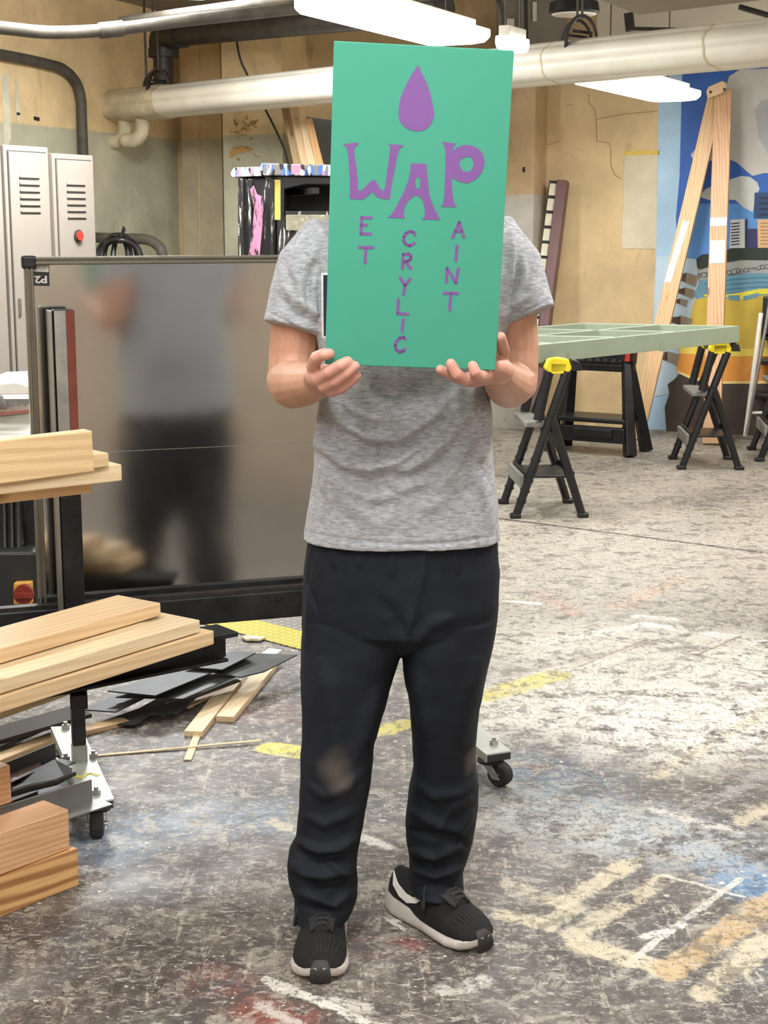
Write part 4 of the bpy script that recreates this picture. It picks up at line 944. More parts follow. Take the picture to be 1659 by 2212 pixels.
# ---------------------------------------------------------------- scrap on the floor
def plate(pts, th, mat, name, label, cat, grp=None, bevel=0.):
    """pts: (px, py, height)"""
    q = MB(); q.prism([G(x, y, z) for x, y, z in pts], -UPZ*th); return q.build(name, mat, bevel=bevel, label=label, cat=cat, group=grp)
GS = 'dark sheet offcuts on the floor'
plate([(205, 1563, .012), (292, 1566, .012), (350, 1530, .02), (440, 1482, .03), (470, 1465, .03), (395, 1478, .03), (300, 1530, .02)], .004, SHEET, 'steel_sheet', 'lowest dark sheet offcut of the floor pile, nearest the rack post', 'sheet', GS)
plate([(320, 1543, .03), (385, 1540, .03), (425, 1505, .04), (520, 1470, .05), (505, 1462, .05), (360, 1518, .03)], .004, SHEET, 'steel_sheet', 'mottled dark sheet offcut in the middle of the floor pile', 'sheet', GS)
plate([(175, 1532, .05), (250, 1537, .05), (312, 1507, .06), (420, 1455, .07), (300, 1480, .06)], .004, OLDW if False else SHEET, 'steel_sheet', 'dark sheet offcut lying leftmost behind the rack post', 'sheet', GS)
plate([(250, 1505, .07), (395, 1509, .07), (515, 1458, .08), (470, 1455, .08), (400, 1462, .08)], .004, SHEET, 'steel_sheet', 'dark sheet offcut with a pale edge in the floor pile', 'sheet', GS)
plate([(232, 1492, .09), (335, 1502, .09), (475, 1445, .10), (400, 1440, .10)], .004, SHEET, 'steel_sheet', 'widest flat dark sheet on the left of the floor pile', 'sheet', GS)
plate([(430, 1446, .10), (520, 1462, .085), (570, 1450, .08), (642, 1414, .08), (555, 1411, .10), (470, 1440, .10)], .004, SHEET, 'steel_sheet', 'dark sheet reaching furthest right, its corner beside the yellow border', 'sheet', GS)
plate([(400, 1440, .11), (480, 1446, .11), (552, 1410, .115), (500, 1407, .115)], .004, SHEET, 'steel_sheet', 'topmost dark sheet lying at the back of the floor pile', 'sheet', GS)
GW = 'pale wood offcuts on the floor'
def stick(a, b_, w_, h, mat, label, za=0., zb=0., nm='wood_offcut'):
    A_, B2 = G(*a, za), G(*b_, zb); A_ += UPZ*h/2; B2 += UPZ*h/2
    return board(nm, A_, B2, w_, h, mat, UPZ, .0015, label=label, cat='wood offcut', group=GW)
stick((418, 1592), (505, 1478), .055, .018, PINE2, 'left one of the two broad pale offcuts beside the dark sheets')
stick((486, 1560), (581, 1444), .055, .018, PINE2, 'right one of the two broad pale offcuts beside the dark sheets')
stick((405, 1644), (428, 1585), .022, .005, PINE2, 'thin pale sliver poking out below the left broad offcut', 0, 0)
stick((206, 1634), (562, 1601), .011, .004, PINE2, 'long thin pale lath lying across the floor', 0, .007)
stick((555, 1434), (595, 1405), .05, .006, WHITEM, 'short white strip behind the rightmost dark sheet', .03, .04)
stick((-40, 1660), (120, 1596), .05, .015, PINE, 'pale batten on the floor left of the rack cross bar')
stick((178, 1585), (270, 1562), .05, .015, PINE, 'short pale batten just right of the rack post')
stick((395, 1530), (510, 1475), .04, .008, PINE, 'pale batten mostly covered by the dark sheets', .01, .01)
stick((-30, 1560), (222, 1472), .03, .02, OLDW, 'old brown batten leaning over the scrap behind the rack post', .10, .16)
stick((-30, 1525), (90, 1504), .05, .02, OLDW, 'short brown block on the scrap pile at the left edge', .14, .15)
stick((-30, 1520), (20, 1515), .06, .02, PINE, 'pale stub at the left edge of the photo under the lower boards', .17, .18)
stick((-30, 1600), (180, 1540), .11, .012, plain('dark_ply', srgb(58, 54, 48), .7), 'dark plywood strip lying under the battens at left', .03, .05)
stick((-30, 1628), (130, 1560), .03, .012, STEELD, 'dark rod lying under the dark plywood at left', .02, .03)
# steel angles
GA = 'steel angle offcuts beside the timbers'
def angle(a, b_, z, w_, label, roll=0., mat=SHEET):
    A_, B2 = G(*a, z), G(*b_, z); d = (B2-A_).normalized(); s = V((d.y, -d.x, 0))
    t_ = empty('steel_angle', A_, label, 'steel angle', GA)
    q = MB(); q.bar(A_+s*w_/2, B2+s*w_/2+d*.02, w_, .003); q.build('flat_leg', mat, t_)
    q = MB(); q.bar(A_+UPZ*w_/2, B2+UPZ*w_/2, .003, w_); q.build('upright_leg', mat, t_)
LSH = plain('light_sheet_steel', (.26, .26, .25), .42, .6, .2, 6, .1)
angle((-20, 1800), (199, 1730), .10, .055, 'light grey steel angle lying in front beside the castor', mat=LSH)
angle((-10, 1700), (120, 1645), .12, .05, 'dark steel angle with brown paint behind the others', mat=SHEET)
plate([(40, 1728, .13), (150, 1697, .13), (156, 1660, .15), (118, 1640, .15), (20, 1690, .13)], .003, SHEET, 'steel_sheet', 'small dark sheet scrap between the steel angles and the cross bar', 'sheet', GS)
q = MB(); q.tube([G(0, 1722, .16), G(60, 1703, .16), G(120, 1690, .16), G(162, 1671, .165)], [.009, .010, .008, .005], 8); q.build('steel_rod', IRON, smooth=True, label='rusty steel rod lying on the steel angles', cat='steel rod')
q = MB(); q.bar(G(-10, 1745, .13), G(76, 1712, .13), .02, .012); q.build('steel_bar', IRON, label='short flat dark bar beneath the rusty rod', cat='steel bar')
plate([(20, 1665, .14), (83, 1637, .14), (92, 1658, .14), (24, 1690, .14)], .003, plain('brown_painted_steel', srgb(88, 68, 60), .5, .2, .35, 9, spots=(srgb(150, 140, 130), .6)), 'steel_sheet', 'small brown painted steel scrap beside the topmost timber', 'sheet', GS)

# checker plate set in the floor with yellow border
def checker(name, col, metal):
    n = NT(name); p = n.pos(); r1 = n.mapping(p, scale=(30, 30, 1), rot=(0, 0, .7))
    a = n.sep(n.vmath('FRACTION', r1)); ch = n.node('ShaderNodeTexChecker', {'Vector': r1, 'Scale': 1.}).outputs['Fac']
    def lens(u, v, k):
        x = n.math('DIVIDE', n.math('SUBTRACT', u, .5), .42); y = n.math('DIVIDE', n.math('SUBTRACT', v, .5), .13)
        return n.step(n.math('ADD', n.math('MULTIPLY', x, x), n.math('MULTIPLY', y, y)), 1.1, .7)
    l1 = lens(a[0], a[1], 0); l2 = lens(a[1], a[0], 0); mx = n.node('ShaderNodeMix', {0: ch, 2: l1, 3: l2}); h = mx.outputs[0]
    c = n.mix(h, sc(col, .62), sc(col, 1.35)); c = n.mix(n.math('MULTIPLY', n.step(n.noise(p, 7, 5), .55, .65), .4), c, sc(col, .5))
    n.set(Base_Color=c, Roughness=.45, Metallic=metal); n.bump(h, .6, .004); return n.mat
q = MB(); c0, c1 = G(430, 1345, .004), G(670, 1408, .004)
dd = (c1-c0); dd.z = 0; dd.normalize(); nn = V((-dd.y, dd.x, 0)); A_ = c0-dd*1.2; Bq = c1
q.prism([A_, Bq, Bq+nn*.6, A_+nn*.6], -UPZ*.004)
cpl = q.build('checker_plate', checker('checker_plate_steel', srgb(150, 146, 136), .4), label='diamond-pattern steel floor plate behind the dark sheets, under the rack', cat='floor plate')
q = MB(); q.prism([A_+UPZ*.0012, Bq+UPZ*.0012, Bq+nn*.17+UPZ*.0012, A_+nn*.17+UPZ*.0012], -UPZ*.001); q.build('yellow_border', checker('checker_plate_yellow', srgb(214, 200, 70), 0.), cpl)
q = MB(); q.prism([G(x, y, .012) for x, y in ((521, 1374), (535, 1371), (574, 1376), (560, 1382), (530, 1381))], -UPZ*.006); sc_ = q.build('floor_scrap', plain('scrap_card', srgb(196, 180, 150), .7, 0, .35, 30), label='small crumpled scrap lying on the yellow plate border', cat='scrap')
q = MB(); q.prism([G(x, y, .016) for x, y in ((540, 1374), (560, 1375), (556, 1379), (538, 1378))], -UPZ*.004); q.build('label_flap', WHITEM, sc_)

# ---------------------------------------------------------------- workbench and machine behind, left
YB = 5.3
t = empty('workbench', P(0, 1200, YB), 'workbench with pale top and dark underside at the left edge', 'workbench')
def wq(x, y, d=0): return P(x, y, YB+d)
q = MB(); zt = wq(0, 935).z; q.prism([G(-300, 935, zt), G(90, 950, zt), G(90, 880, zt), G(-300, 880, zt)], -UPZ*.03); q.build('top', plain('bench_top', srgb(186, 188, 178), .4, .2, .1, 5), t, bevel=.003)
q = MB(); q.bar(wq(-200, 965), wq(88, 975), .02, .06); q.build('apron', STEELD, t)
for x in (55, -180): q = MB(); q.bar(V((wq(x, 960).x, YB+.04, 0)), V((wq(x, 960).x, YB+.04, zt-.03)), .05, .05, V((0, -1, 0))); q.build('leg', STEELD, t, bevel=.003)
cb_ = MB(); c = V((wq(-60, 1100).x, YB+.75, 0)); cb_.prism([V((c.x-.5, YB+.5, 0)), V((wq(75, 1100).x+.02, YB+.5, 0)), V((wq(75, 1100).x+.02, YB+.9, 0)), V((c.x-.5, YB+.9, 0))], UPZ*(zt-.06)); cb_.build('cabinet', LKD, t, bevel=.005)
mm_ = empty('machine_motor', wq(20, 1280), 'dark machine with a yellow and red rotary switch under the workbench', 'machine')
q = MB(); q.prism([wq(-150, 1190, -.1), wq(82, 1190, -.1), wq(82, 1330, -.1), wq(-150, 1330, -.1)], V((0, .4, 0))); q.build('housing', plain('machine_dark', (.02, .021, .02), .5), mm_, bevel=.02)
q = MB(); q.prism([wq(29, 1260, -.135), wq(67, 1258, -.135), wq(68, 1306, -.135), wq(29, 1306, -.135)], V((0, .035, 0))); sw_ = q.build('switch_plate', plain('switch_yellow', srgb(206, 160, 70), .5), mm_, bevel=.004)
q = MB(); c = wq(53, 1282, -.14); q.tube([c, c-V((0, .02, 0))], .034, 20); q.bar(c-V((.03, .03, 0)), c+V((.03, -.03, 0)), .02, .016); q.build('switch_knob', plain('switch_red', srgb(130, 44, 30), .5), sw_, smooth=True)
for i, x in enumerate((6, 22, 36)):
    q = MB(); q.tube([wq(x, 975, .02), wq(x+2, 1100, .0), wq(x+4, 1215, -.05)], .012, 8); q.build('cable_loop', BLACKP, mm_, smooth=True)
# things on the bench
zt += .001
q = MB(); q.prism([G(-60, 905, zt), G(64, 893, zt), G(62, 860, zt), G(-60, 868, zt)], UPZ*.035); tl = q.build('paper_tray', plain('pinkish_tray', srgb(196, 176, 170), .5, 0, .15, 5), bevel=.004, label='low pinkish tray on the workbench', cat='tray')
q = MB(); a = wq(-40, 900, .2)
q.prism([wq(x, y, .2) for x, y in ((-60, 832), (0, 830), (34, 826), (62, 834), (64, 852), (30, 852), (-60, 856))], V((0, .5, 0))); q.build('open_box', plain('white_box_card', srgb(214, 208, 198), .6), bevel=.004, label='open pale box at the back of the workbench', cat='box')
saw = empty('hand_saw', wq(20, 885, .1), 'saw with a toothed blade and reddish rail on the workbench tray', 'saw')
q = MB(); pts = [wq(64, 862, .08), wq(64, 876, .08)]
teeth = []
for i in range(8): teeth += [wq(62-i*7, 872+i*.6+ (7 if i % 2 else 0)*.7, .08)]
q.prism([wq(64, 862, .08)]+teeth+[wq(-30, 884, .08), wq(-30, 862, .08)], V((0, .004, 0))); q.build('blade', GALV, saw)
q = MB(); q.bar(wq(-40, 897, .06), wq(64, 888, .06), .01, .012); q.build('rail', plain('reddish_rail', srgb(140, 84, 76), .5), saw)
q = MB(); q.tube([wq(-30, 868, .07), wq(0, 870, .07), wq(10, 878, .07)], [.03, .028, .012], 12, roundends=True); q.build('grip', plain('grey_grip', srgb(110, 104, 100), .5), saw, smooth=True)
# ================================================================ SIGN
SY0, SY1 = 2.655, 2.615                        # depth of the bottom and the top edge
sBL, sBR, sTR, sTL = P(702, 787, SY0), P(1070, 800, SY0), P(1110.5, 109, SY1), P(721, 88, SY1)
sC = (sBL+sBR+sTR+sTL)/4
sx = ((sBR-sBL)+(sTR-sTL)).normalized(); sy = ((sTL-sBL)+(sTR-sBR)); sy = (sy-sx*sy.dot(sx)).normalized(); sn = sx.cross(sy)  # sn towards camera
if sn.y > 0: sn = -sn
TEAL = plain('teal_paint', srgb(62, 154, 128), .6, 0, .03, 3, .05); PURP = plain('purple_paint', srgb(122, 80, 146), .5, 0, .05, 12)
EDGE = plain('teal_board_edge', srgb(120, 180, 150), .7)
sroot = empty('painted_sign', sC, 'teal painted board with purple lettering held up in front of the person', 'sign')
q = MB(); TH = .012
def sp(px, py, off=0.): return onplane(px, py, sC+sn*off, sn)
q.prism([sp(702, 787), sp(1070, 800), sp(1110.5, 109), sp(721, 88)], -sn*TH); brd = q.build('board', TEAL, sroot, bevel=.0012)
def zc(x, y): return (680+x/2.911, 60+y/2.911)
def flat(name, outer, holes=()):
    q = MB(); q.prism([sp(*zc(x, y), .0002) for x, y in outer], sn*.0005, holes=[[sp(*zc(x, y), .0002) for x, y in h] for h in holes]); return q.build(name, PURP, sroot)
def smooth2(pts, n=3): return [(p.x, p.y) for p in catmull([V((x, y, 0)) for x, y in pts], n, True)]
flat('drop_emblem', smooth2([(650, 236), (672, 285), (705, 350), (730, 430), (748, 520), (747, 565), (725, 610), (690, 642), (640, 650), (590, 638), (550, 610), (530, 575), (526, 530), (535, 460), (560, 390), (600, 310), (632, 260)], 4), )
flat('letter_w', [(178, 732), (272, 720), (275, 735), (252, 745), (248, 790), (262, 880), (270, 960), (272, 1022), (300, 1018), (340, 975), (372, 953), (390, 975), (410, 1010), (432, 1028), (440, 1010), (455, 900), (470, 790), (475, 745), (458, 730), (558, 738), (530, 765), (520, 800), (500, 900), (480, 1000), (472, 1077), (430, 1077), (390, 1065), (360, 1030), (330, 1060), (300, 1080), (218, 1075), (222, 1000), (215, 880), (208, 790), (200, 755)])
flat('letter_a', [(603, 852), (703, 855), (705, 900), (715, 1000), (722, 1060), (745, 1120), (788, 1208), (672, 1205), (690, 1188), (692, 1150), (680, 1090), (655, 1058), (625, 1055), (585, 1090), (562, 1130), (558, 1180), (568, 1198), (457, 1193), (485, 1170), (520, 1110), (555, 1040), (585, 970), (600, 900)], [[(638, 940), (662, 943), (660, 1012), (635, 1008), (632, 975)]])
flat('letter_p', [(798, 717), (890, 728), (872, 745), (868, 775), (890, 755), (930, 738), (980, 738), (1030, 760), (1062, 800), (1068, 850), (1050, 910), (1010, 955), (960, 978), (900, 965), (862, 940), (862, 1000), (868, 1060), (878, 1108), (893, 1128), (792, 1125), (808, 1105), (815, 1040), (820, 900), (822, 780), (815, 745)], [[(955, 810), (978, 813), (990, 825), (1000, 858), (985, 895), (955, 908), (925, 895), (908, 860), (918, 825)]])
def letter(name, lines, wd=20):
    q = MB(); wd = wd/2
    for ln in lines:
        for i in range(len(ln)-1):
            a, c = V((*ln[i], 0)), V((*ln[i+1], 0)); t_ = (c-a).normalized(); nr = V((-t_.y, t_.x, 0)); base = math.atan2(t_.y, t_.x); out = []
            for k in range(7): an = base+math.pi/2+math.pi*k/6; out.append(a+V((math.cos(an), math.sin(an), 0))*wd*.95)
            for k in range(7): an = base-math.pi/2+math.pi*k/6; out.append(c+V((math.cos(an), math.sin(an), 0))*wd*.95)
            q.prism([sp(*zc(p.x, p.y), .0002) for p in out], sn*.0005)
    q.build(name, PURP, sroot)
letter('letter_e', [[(295, 1192), (290, 1295)], [(295, 1194), (354, 1194)], [(292, 1241), (326, 1240)], [(290, 1295), (352, 1297)]])
letter('letter_t', [[(280, 1380), (364, 1382)], [(322, 1384), (316, 1478)]])
letter('letter_c', [[(630, 1304), (620, 1285), (600, 1280), (575, 1290), (560, 1315), (558, 1340), (572, 1362), (598, 1370), (626, 1354)]])
letter('letter_r', [[(556, 1425), (550, 1513)], [(556, 1425), (590, 1422), (605, 1436), (602, 1455), (585, 1466), (558, 1472)], [(572, 1470), (604, 1514)]])
letter('letter_y', [[(537, 1572), (566, 1618)], [(598, 1580), (568, 1618), (558, 1676)]])
letter('letter_l', [[(526, 1710), (520, 1795), (586, 1801)]])
letter('letter_i', [[(556, 1834), (549, 1908)]])
letter('letter_c', [[(570, 1958), (558, 1946), (535, 1950), (514, 1970), (505, 1998), (512, 2024), (535, 2038), (556, 2032), (566, 2018)]])
letter('letter_a', [[(908, 1222), (866, 1318)], [(908, 1222), (936, 1316)], [(886, 1278), (924, 1280)]])
letter('letter_i', [[(893, 1372), (886, 1464)]])
letter('letter_n', [[(832, 1512), (827, 1598)], [(834, 1514), (886, 1603)], [(888, 1603), (902, 1516)]])
letter('letter_t', [[(814, 1668), (900, 1670)], [(856, 1672), (847, 1772)]])

# ================================================================ PERSON
YP = 3.0
person = empty('person', G(870, 2040, 0), 'person in grey T-shirt and black trousers, face hidden behind the teal sign they hold', 'person')
def ring(y, xl, xr, bb, Yc, n=28, pw=.9, bf=None):
    L, R = P(xl, y, Yc), P(xr, y, Yc); c = (L+R)/2; a = (R-L).length/2; out = []
    for k in range(n):
        t_ = 2*math.pi*k/n; x = math.copysign(abs(math.cos(t_))**pw, math.cos(t_)); yy = math.copysign(abs(math.sin(t_))**pw, math.sin(t_))
        d = bb if yy > 0 or bf is None else bf
        out.append(c+V((a*x, d*yy, 0)))
    return out
def tubepx(mb, pts, n=16, flat=1., **k): mb.tube([P(x, y, Y) for x, y, Y, r in pts], [r for *_, r in pts], n, flat=flat, roundends=True, **k)
# ---- body (one continuous skin)
B = MB()
B.loft([ring(520, 770, 1010, .09, 3.03), ring(560, 710, 1080, .10, 3.02), ring(700, 712, 1070, .11, 3.02), ring(900, 715, 1030, .11, 3.01), ring(1050, 705, 1040, .11, 3.01), ring(1180, 700, 1040, .095, 3.0), ring(1260, 700, 1040, .09, 3.0)])
hx, hY = 905, 3.03
B.tube([P(hx-5, 540, 3.04), P(hx, 450, 3.02), P(hx, 380, 3.01)], [.075, .06, .062], 20)
hc = P(hx, 265, 3.0)
B.ell(hc+V((0, .015, .02)), (.077, .097, .105)); B.ell(hc+V((0, -.015, -.055)), (.058, .075, .072))
B.tube([hc+V((0, -.085, .015)), hc+V((0, -.108, -.022)), hc+V((0, -.10, -.032))], [.011, .015, .012], 10, roundends=True)
B.ell(hc+V((0, -.082, -.062)), (.026, .014, .008)); B.ell(hc+V((0, -.080, -.076)), (.022, .013, .008)); B.ell(hc+V((0, -.075, -.108)), (.024, .02, .018))
for s_ in (-1, 1): B.ell(hc+V((s_*.078, .012, -.01)), (.010, .02, .032)); B.ell(hc+V((s_*.032, -.082, .028)), (.024, .014, .008))
# arms
tubepx(B, [(735, 560, 3.02, .055), (680, 570, 3.01, .055), (652, 640, 3.0, .052), (640, 705, 3.0, .050), (633, 765, 3.0, .048), (630, 808, 2.99, .046)])
tubepx(B, [(628, 800, 3.0, .044), (626, 824, 2.985, .0465), (636, 832, 2.93, .0475), (658, 830, 2.86, .043), (682, 826, 2.79, .035), (703, 822, 2.73, .029)], flat=.95)
tubepx(B, [(1050, 560, 3.02, .055), (1092, 570, 3.01, .053), (1108, 640, 3.0, .049), (1113, 700, 3.0, .043), (1115, 760, 3.0, .044), (1113, 800, 2.99, .045)])
tubepx(B, [(1115, 795, 3.0, .044), (1110, 826, 2.98, .0465), (1100, 834, 2.93, .045), (1092, 828, 2.87, .040), (1083, 818, 2.80, .034), (1073, 808, 2.74, .029)], flat=.95)
# legs under the trousers
for pts in ([(775, 1250, 3.0, .085), (765, 1450, 3.0, .075), (730, 1640, 2.98, .055), (715, 1760, 2.98, .052), (705, 1920, 3.0, .036), (700, 1990, 3.0, .038)], [(965, 1250, 3.0, .085), (960, 1450, 3.02, .075), (955, 1620, 3.05, .055), (950, 1760, 3.08, .05), (948, 1880, 3.12, .036), (945, 1930, 3.11, .038)]): tubepx(B, pts)
# hands
def finger(pts): tubepx(B, pts, 14)
B.tube([P(703, 822, 2.735), P(695, 820, 2.705), P(692, 815, 2.69)], [.030, .034, .030], 16, flat=.75, roundends=True)
finger([(694, 808, 2.70, .013), (676, 792, 2.672, .0125), (684, 772, 2.645, .0115), (700, 765, 2.632, .0105), (712, 764, 2.634, .0095)])
finger([(700, 815, 2.70, .013), (688, 819, 2.668, .0125), (712, 804, 2.638, .0112), (736, 789, 2.628, .0108), (751, 781, 2.632, .0098)])
finger([(706, 826, 2.70, .012), (700, 835, 2.668, .0118), (724, 824, 2.645, .0108), (749, 806, 2.634, .0100), (767, 791, 2.634, .0092)])
finger([(712, 836, 2.70, .011), (716, 846, 2.672, .0105), (738, 839, 2.657, .0098), (758, 824, 2.650, .0090), (771, 811, 2.646, .0084)])
finger([(702, 812, 2.715, .015), (718, 790, 2.705, .013), (738, 772, 2.692, .0115), (748, 765, 2.684, .0105)])
B.tube([P(1075, 808, 2.745), P(1068, 800, 2.715), P(1058, 795, 2.70)], [.029, .036, .032], 16, flat=.7, roundends=True)
finger([(1062, 805, 2.70, .012), (1046, 812, 2.665, .0112), (1034, 813, 2.642, .0108), (1026, 803, 2.632, .0100), (1021, 790, 2.634, .0092)])
finger([(1056, 812, 2.70, .012), (1028, 812, 2.668, .0112), (1004, 820, 2.648, .0112), (986, 808, 2.634, .0104), (974, 786, 2.633, .0096)])
finger([(1052, 818, 2.70, .011), (1020, 826, 2.685, .0100), (990, 818, 2.670, .0095), (968, 807, 2.655, .0090), (951, 798, 2.645, .0086)])
finger([(1058, 800, 2.715, .011), (1030, 790, 2.705, .0105), (1005, 775, 2.70, .0095), (990, 765, 2.695, .0085)])
finger([(1070, 795, 2.725, .015), (1085, 770, 2.715, .0125), (1088, 757, 2.70, .0115), (1084, 742, 2.672, .0108), (1081, 728, 2.66, .0095)])
def skinmat():
    n = NT('skin'); p = n.pos(); f = n.noise(p, 16, 4); c = n.mix(n.step(f, .35, .65), srgb(186, 138, 112), srgb(204, 156, 130))
    hv = n.vmath('LENGTH', n.vmath('SUBTRACT', p, tuple(P(725, 800, 2.65))), out=1); hv2 = n.vmath('LENGTH', n.vmath('SUBTRACT', p, tuple(P(1020, 800, 2.65))), out=1)
    c = n.mix(n.step(hv, .11, .04, 0., .6), c, srgb(214, 156, 144)); c = n.mix(n.step(hv2, .11, .04, 0., .6), c, srgb(214, 156, 144))
    n.set(Base_Color=c, Roughness=.5, Subsurface_Weight=.12, Subsurface_Scale=.01); n.b.inputs['Subsurface Radius'].default_value = (1, .35, .2)
    n.bump(n.noise(p, 260, 3), .08, .001); return n.mat
SKIN = skinmat()
body = obj('body', remesh(B, 'body', .0026, 3, .4), SKIN, person)
for s_ in (-1, 1):
    q = MB(); q.ell(hc+V((s_*.032, -.080, .014)), (.012, .009, .008)); ey = q.build('eye', plain('eye_white', (.6, .58, .55), .3) if s_ < 0 else D.materials['eye_white'], person, smooth=True)
    q = MB(); q.ell(hc+V((s_*.032, -.0865, .014)), (.0048, .0030, .0048)); q.build('iris', plain('iris_brown', (.05, .03, .02), .3) if s_ < 0 else D.materials['iris_brown'], ey, smooth=True)
q = MB()
q.ell(hc+V((0, .025, .035)), (.084, .100, .100)); q.ell(hc+V((0, .05, -.02)), (.078, .065, .08)); hair = obj('hair', remesh(q, 'hair', .006, 3), plain('brown_hair', (.05, .03, .02), .6, 0, .3, 40, .5), person)

# ---- folds: displace front-facing cloth along soft ridges given as strokes
def folds(me, strokes_, noise_amp=.0012, nscale=14, gain=2.1):
    co = np.empty(len(me.vertices)*3, 'f'); me.vertices.foreach_get('co', co); co = co.reshape(-1, 3).astype(float)
    no = np.array([v.normal for v in me.vertices]); uv = proj(co); view = np.array(C0)-co; view /= np.linalg.norm(view, axis=1)[:, None]
    fac = np.clip((no*view).sum(1)*2.2, 0, 1); h = np.zeros(len(co))
    for pts, wd, am in strokes_:
        pts = np.array(pts, float); n = len(pts); best = np.full(len(co), 1e9); bt = np.zeros(len(co)); cum = 0
        seg = np.linalg.norm(np.diff(pts, axis=0), axis=1); tot = seg.sum()
        for i in range(n-1):
            a, d = pts[i], pts[i+1]-pts[i]; t_ = np.clip(((uv-a)@d)/(d@d), 0, 1); ds = np.linalg.norm(uv-(a+t_[:, None]*d), axis=1)
            m_ = ds < best; best[m_] = ds[m_]; bt[m_] = (cum+t_[m_]*seg[i])/tot; cum += seg[i]
        tap = np.clip(np.minimum(bt, 1-bt)*3.5, 0, 1)**.6; tap = .12+.88*tap
        h += gain*am*np.exp(-(best/(wd*(.6+.4*tap)))**2)*tap
    h *= fac
    from mathutils import noise as mn
    nz = np.array([mn.fractal(V(c)*nscale, .8, 2., 3) for c in co[:, :]]) if noise_amp else 0
    co += no*(h + nz*noise_amp)[:, None]
    me.vertices.foreach_set('co', co.ravel().astype('f')); me.update()

# ---- T-shirt
S = MB()
def T(y, xl, xr, bb, Yc, bf=None, pw=.8): return ring(y, xl, xr, bb, Yc, 40, pw, bf)
tors = [T(452, 838, 968, .065, 3.035), T(474, 770, 1030, .085, 3.03), T(492, 700, 1092, .10, 3.02), T(530, 672, 1118, .118, 3.01), T(600, 668, 1120, .128, 3.0), T(680, 676, 1106, .132, 3.0), T(760, 688, 1078, .132, 3.0), T(850, 688, 1057, .132, 3.0), T(950, 682, 1063, .132, 3.0), T(1040, 674, 1070, .134, 3.0), T(1110, 665, 1078, .138, 3.0), T(1160, 657, 1081, .142, 3.0)]
inner = [[(p-sum(r, V((0, 0, 0)))/len(r))*.955+sum(r, V((0, 0, 0)))/len(r) for p in r] for r in (T(1159, 657, 1081, .142, 3.0), T(1100, 666, 1077, .138, 3.0))]
S.loft(tors+inner)
# neck opening rim
def sleeve(pts, inn):
    P3 = [P(x, y, Y) for x, y, Y, r in pts]; rs = [r for *_, r in pts]; e = P3[-1]; d = (P3[-1]-P3[-2]).normalized()
    S.tube(P3+[e+d*.0005, e-d*.03], rs+[rs[-1]-.0075, rs[-1]-.009], 30, flat=1.)
sleeve([(745, 560, 3.01, .07), (705, 556, 3.0, .082), (676, 590, 2.995, .074), (655, 640, 2.99, .067), (644, 680, 2.985, .0625), (635, 711, 2.98, .0605)], 0)
sleeve([(1030, 560, 3.01, .07), (1066, 552, 3.0, .082), (1098, 590, 2.995, .070), (1117, 632, 2.99, .063), (1128, 660, 2.985, .060), (1139, 685, 2.98, .0575)], 0)
sm = remesh(S, 't_shirt', .0033, 5, .5)
folds(sm, [
 ([(706, 850), (735, 905), (790, 945), (850, 950), (910, 915), (960, 870), (990, 835)], 13, .011),
 ([(690, 880), (705, 960), (745, 1000), (800, 1012), (860, 995), (925, 940), (985, 880)], 14, .011),
 ([(1020, 835), (1010, 885), (960, 945), (915, 990), (880, 1012), (850, 1015)], 15, .012),
 ([(700, 1000), (740, 1050), (800, 1075), (860, 1070)], 16, .006), ([(740, 870), (790, 900), (830, 905)], 11, .006),
 ([(770, 985), (800, 975), (850, 985)], 10, -.005), ([(750, 930), (800, 965), (860, 960)], 12, -.008),
 ([(800, 830), (860, 860), (940, 830)], 26, -.012), ([(960, 900), (900, 955), (850, 985)], 10, -.007),
 ([(1050, 850), (1052, 930), (1040, 1000)], 14, .006), ([(1035, 860), (1020, 930), (985, 1000), (940, 1060)], 16, .007),
 ([(690, 930), (700, 1020), (720, 1090)], 13, .005), ([(720, 1060), (800, 1120), (860, 1130)], 18, .004), ([(1000, 1010), (950, 1080), (900, 1110)], 18, .004),
 ([(840, 1040), (870, 1055), (930, 1040)], 12, .004), ([(1040, 1030), (1052, 1090), (1060, 1150)], 14, .004),
 ([(650, 520), (640, 580), (655, 640), (680, 690)], 12, .006), ([(700, 500), (672, 570), (676, 640), (690, 700)], 10, .006), ([(680, 560), (665, 620), (668, 680)], 9, -.007),
 ([(610, 610), (640, 650), (690, 680)], 10, .004), ([(600, 640), (640, 680), (680, 700)], 8, -.003),
 ([(1105, 500), (1110, 560), (1100, 640), (1090, 700)], 10, .006), ([(1130, 550), (1128, 600), (1105, 660)], 10, .005), ([(1118, 540), (1118, 600), (1098, 660)], 8, -.006),
 ([(1160, 600), (1140, 640), (1100, 670)], 9, .004),
 ([(657, 1150), (760, 1167), (870, 1177), (980, 1172), (1080, 1155)], 3.0, -.0022), ([(578, 672), (640, 708), (697, 723)], 2.4, -.002), ([(1080, 700), (1140, 672), (1190, 644)], 2.4, -.002),
 ], .0022, 11)
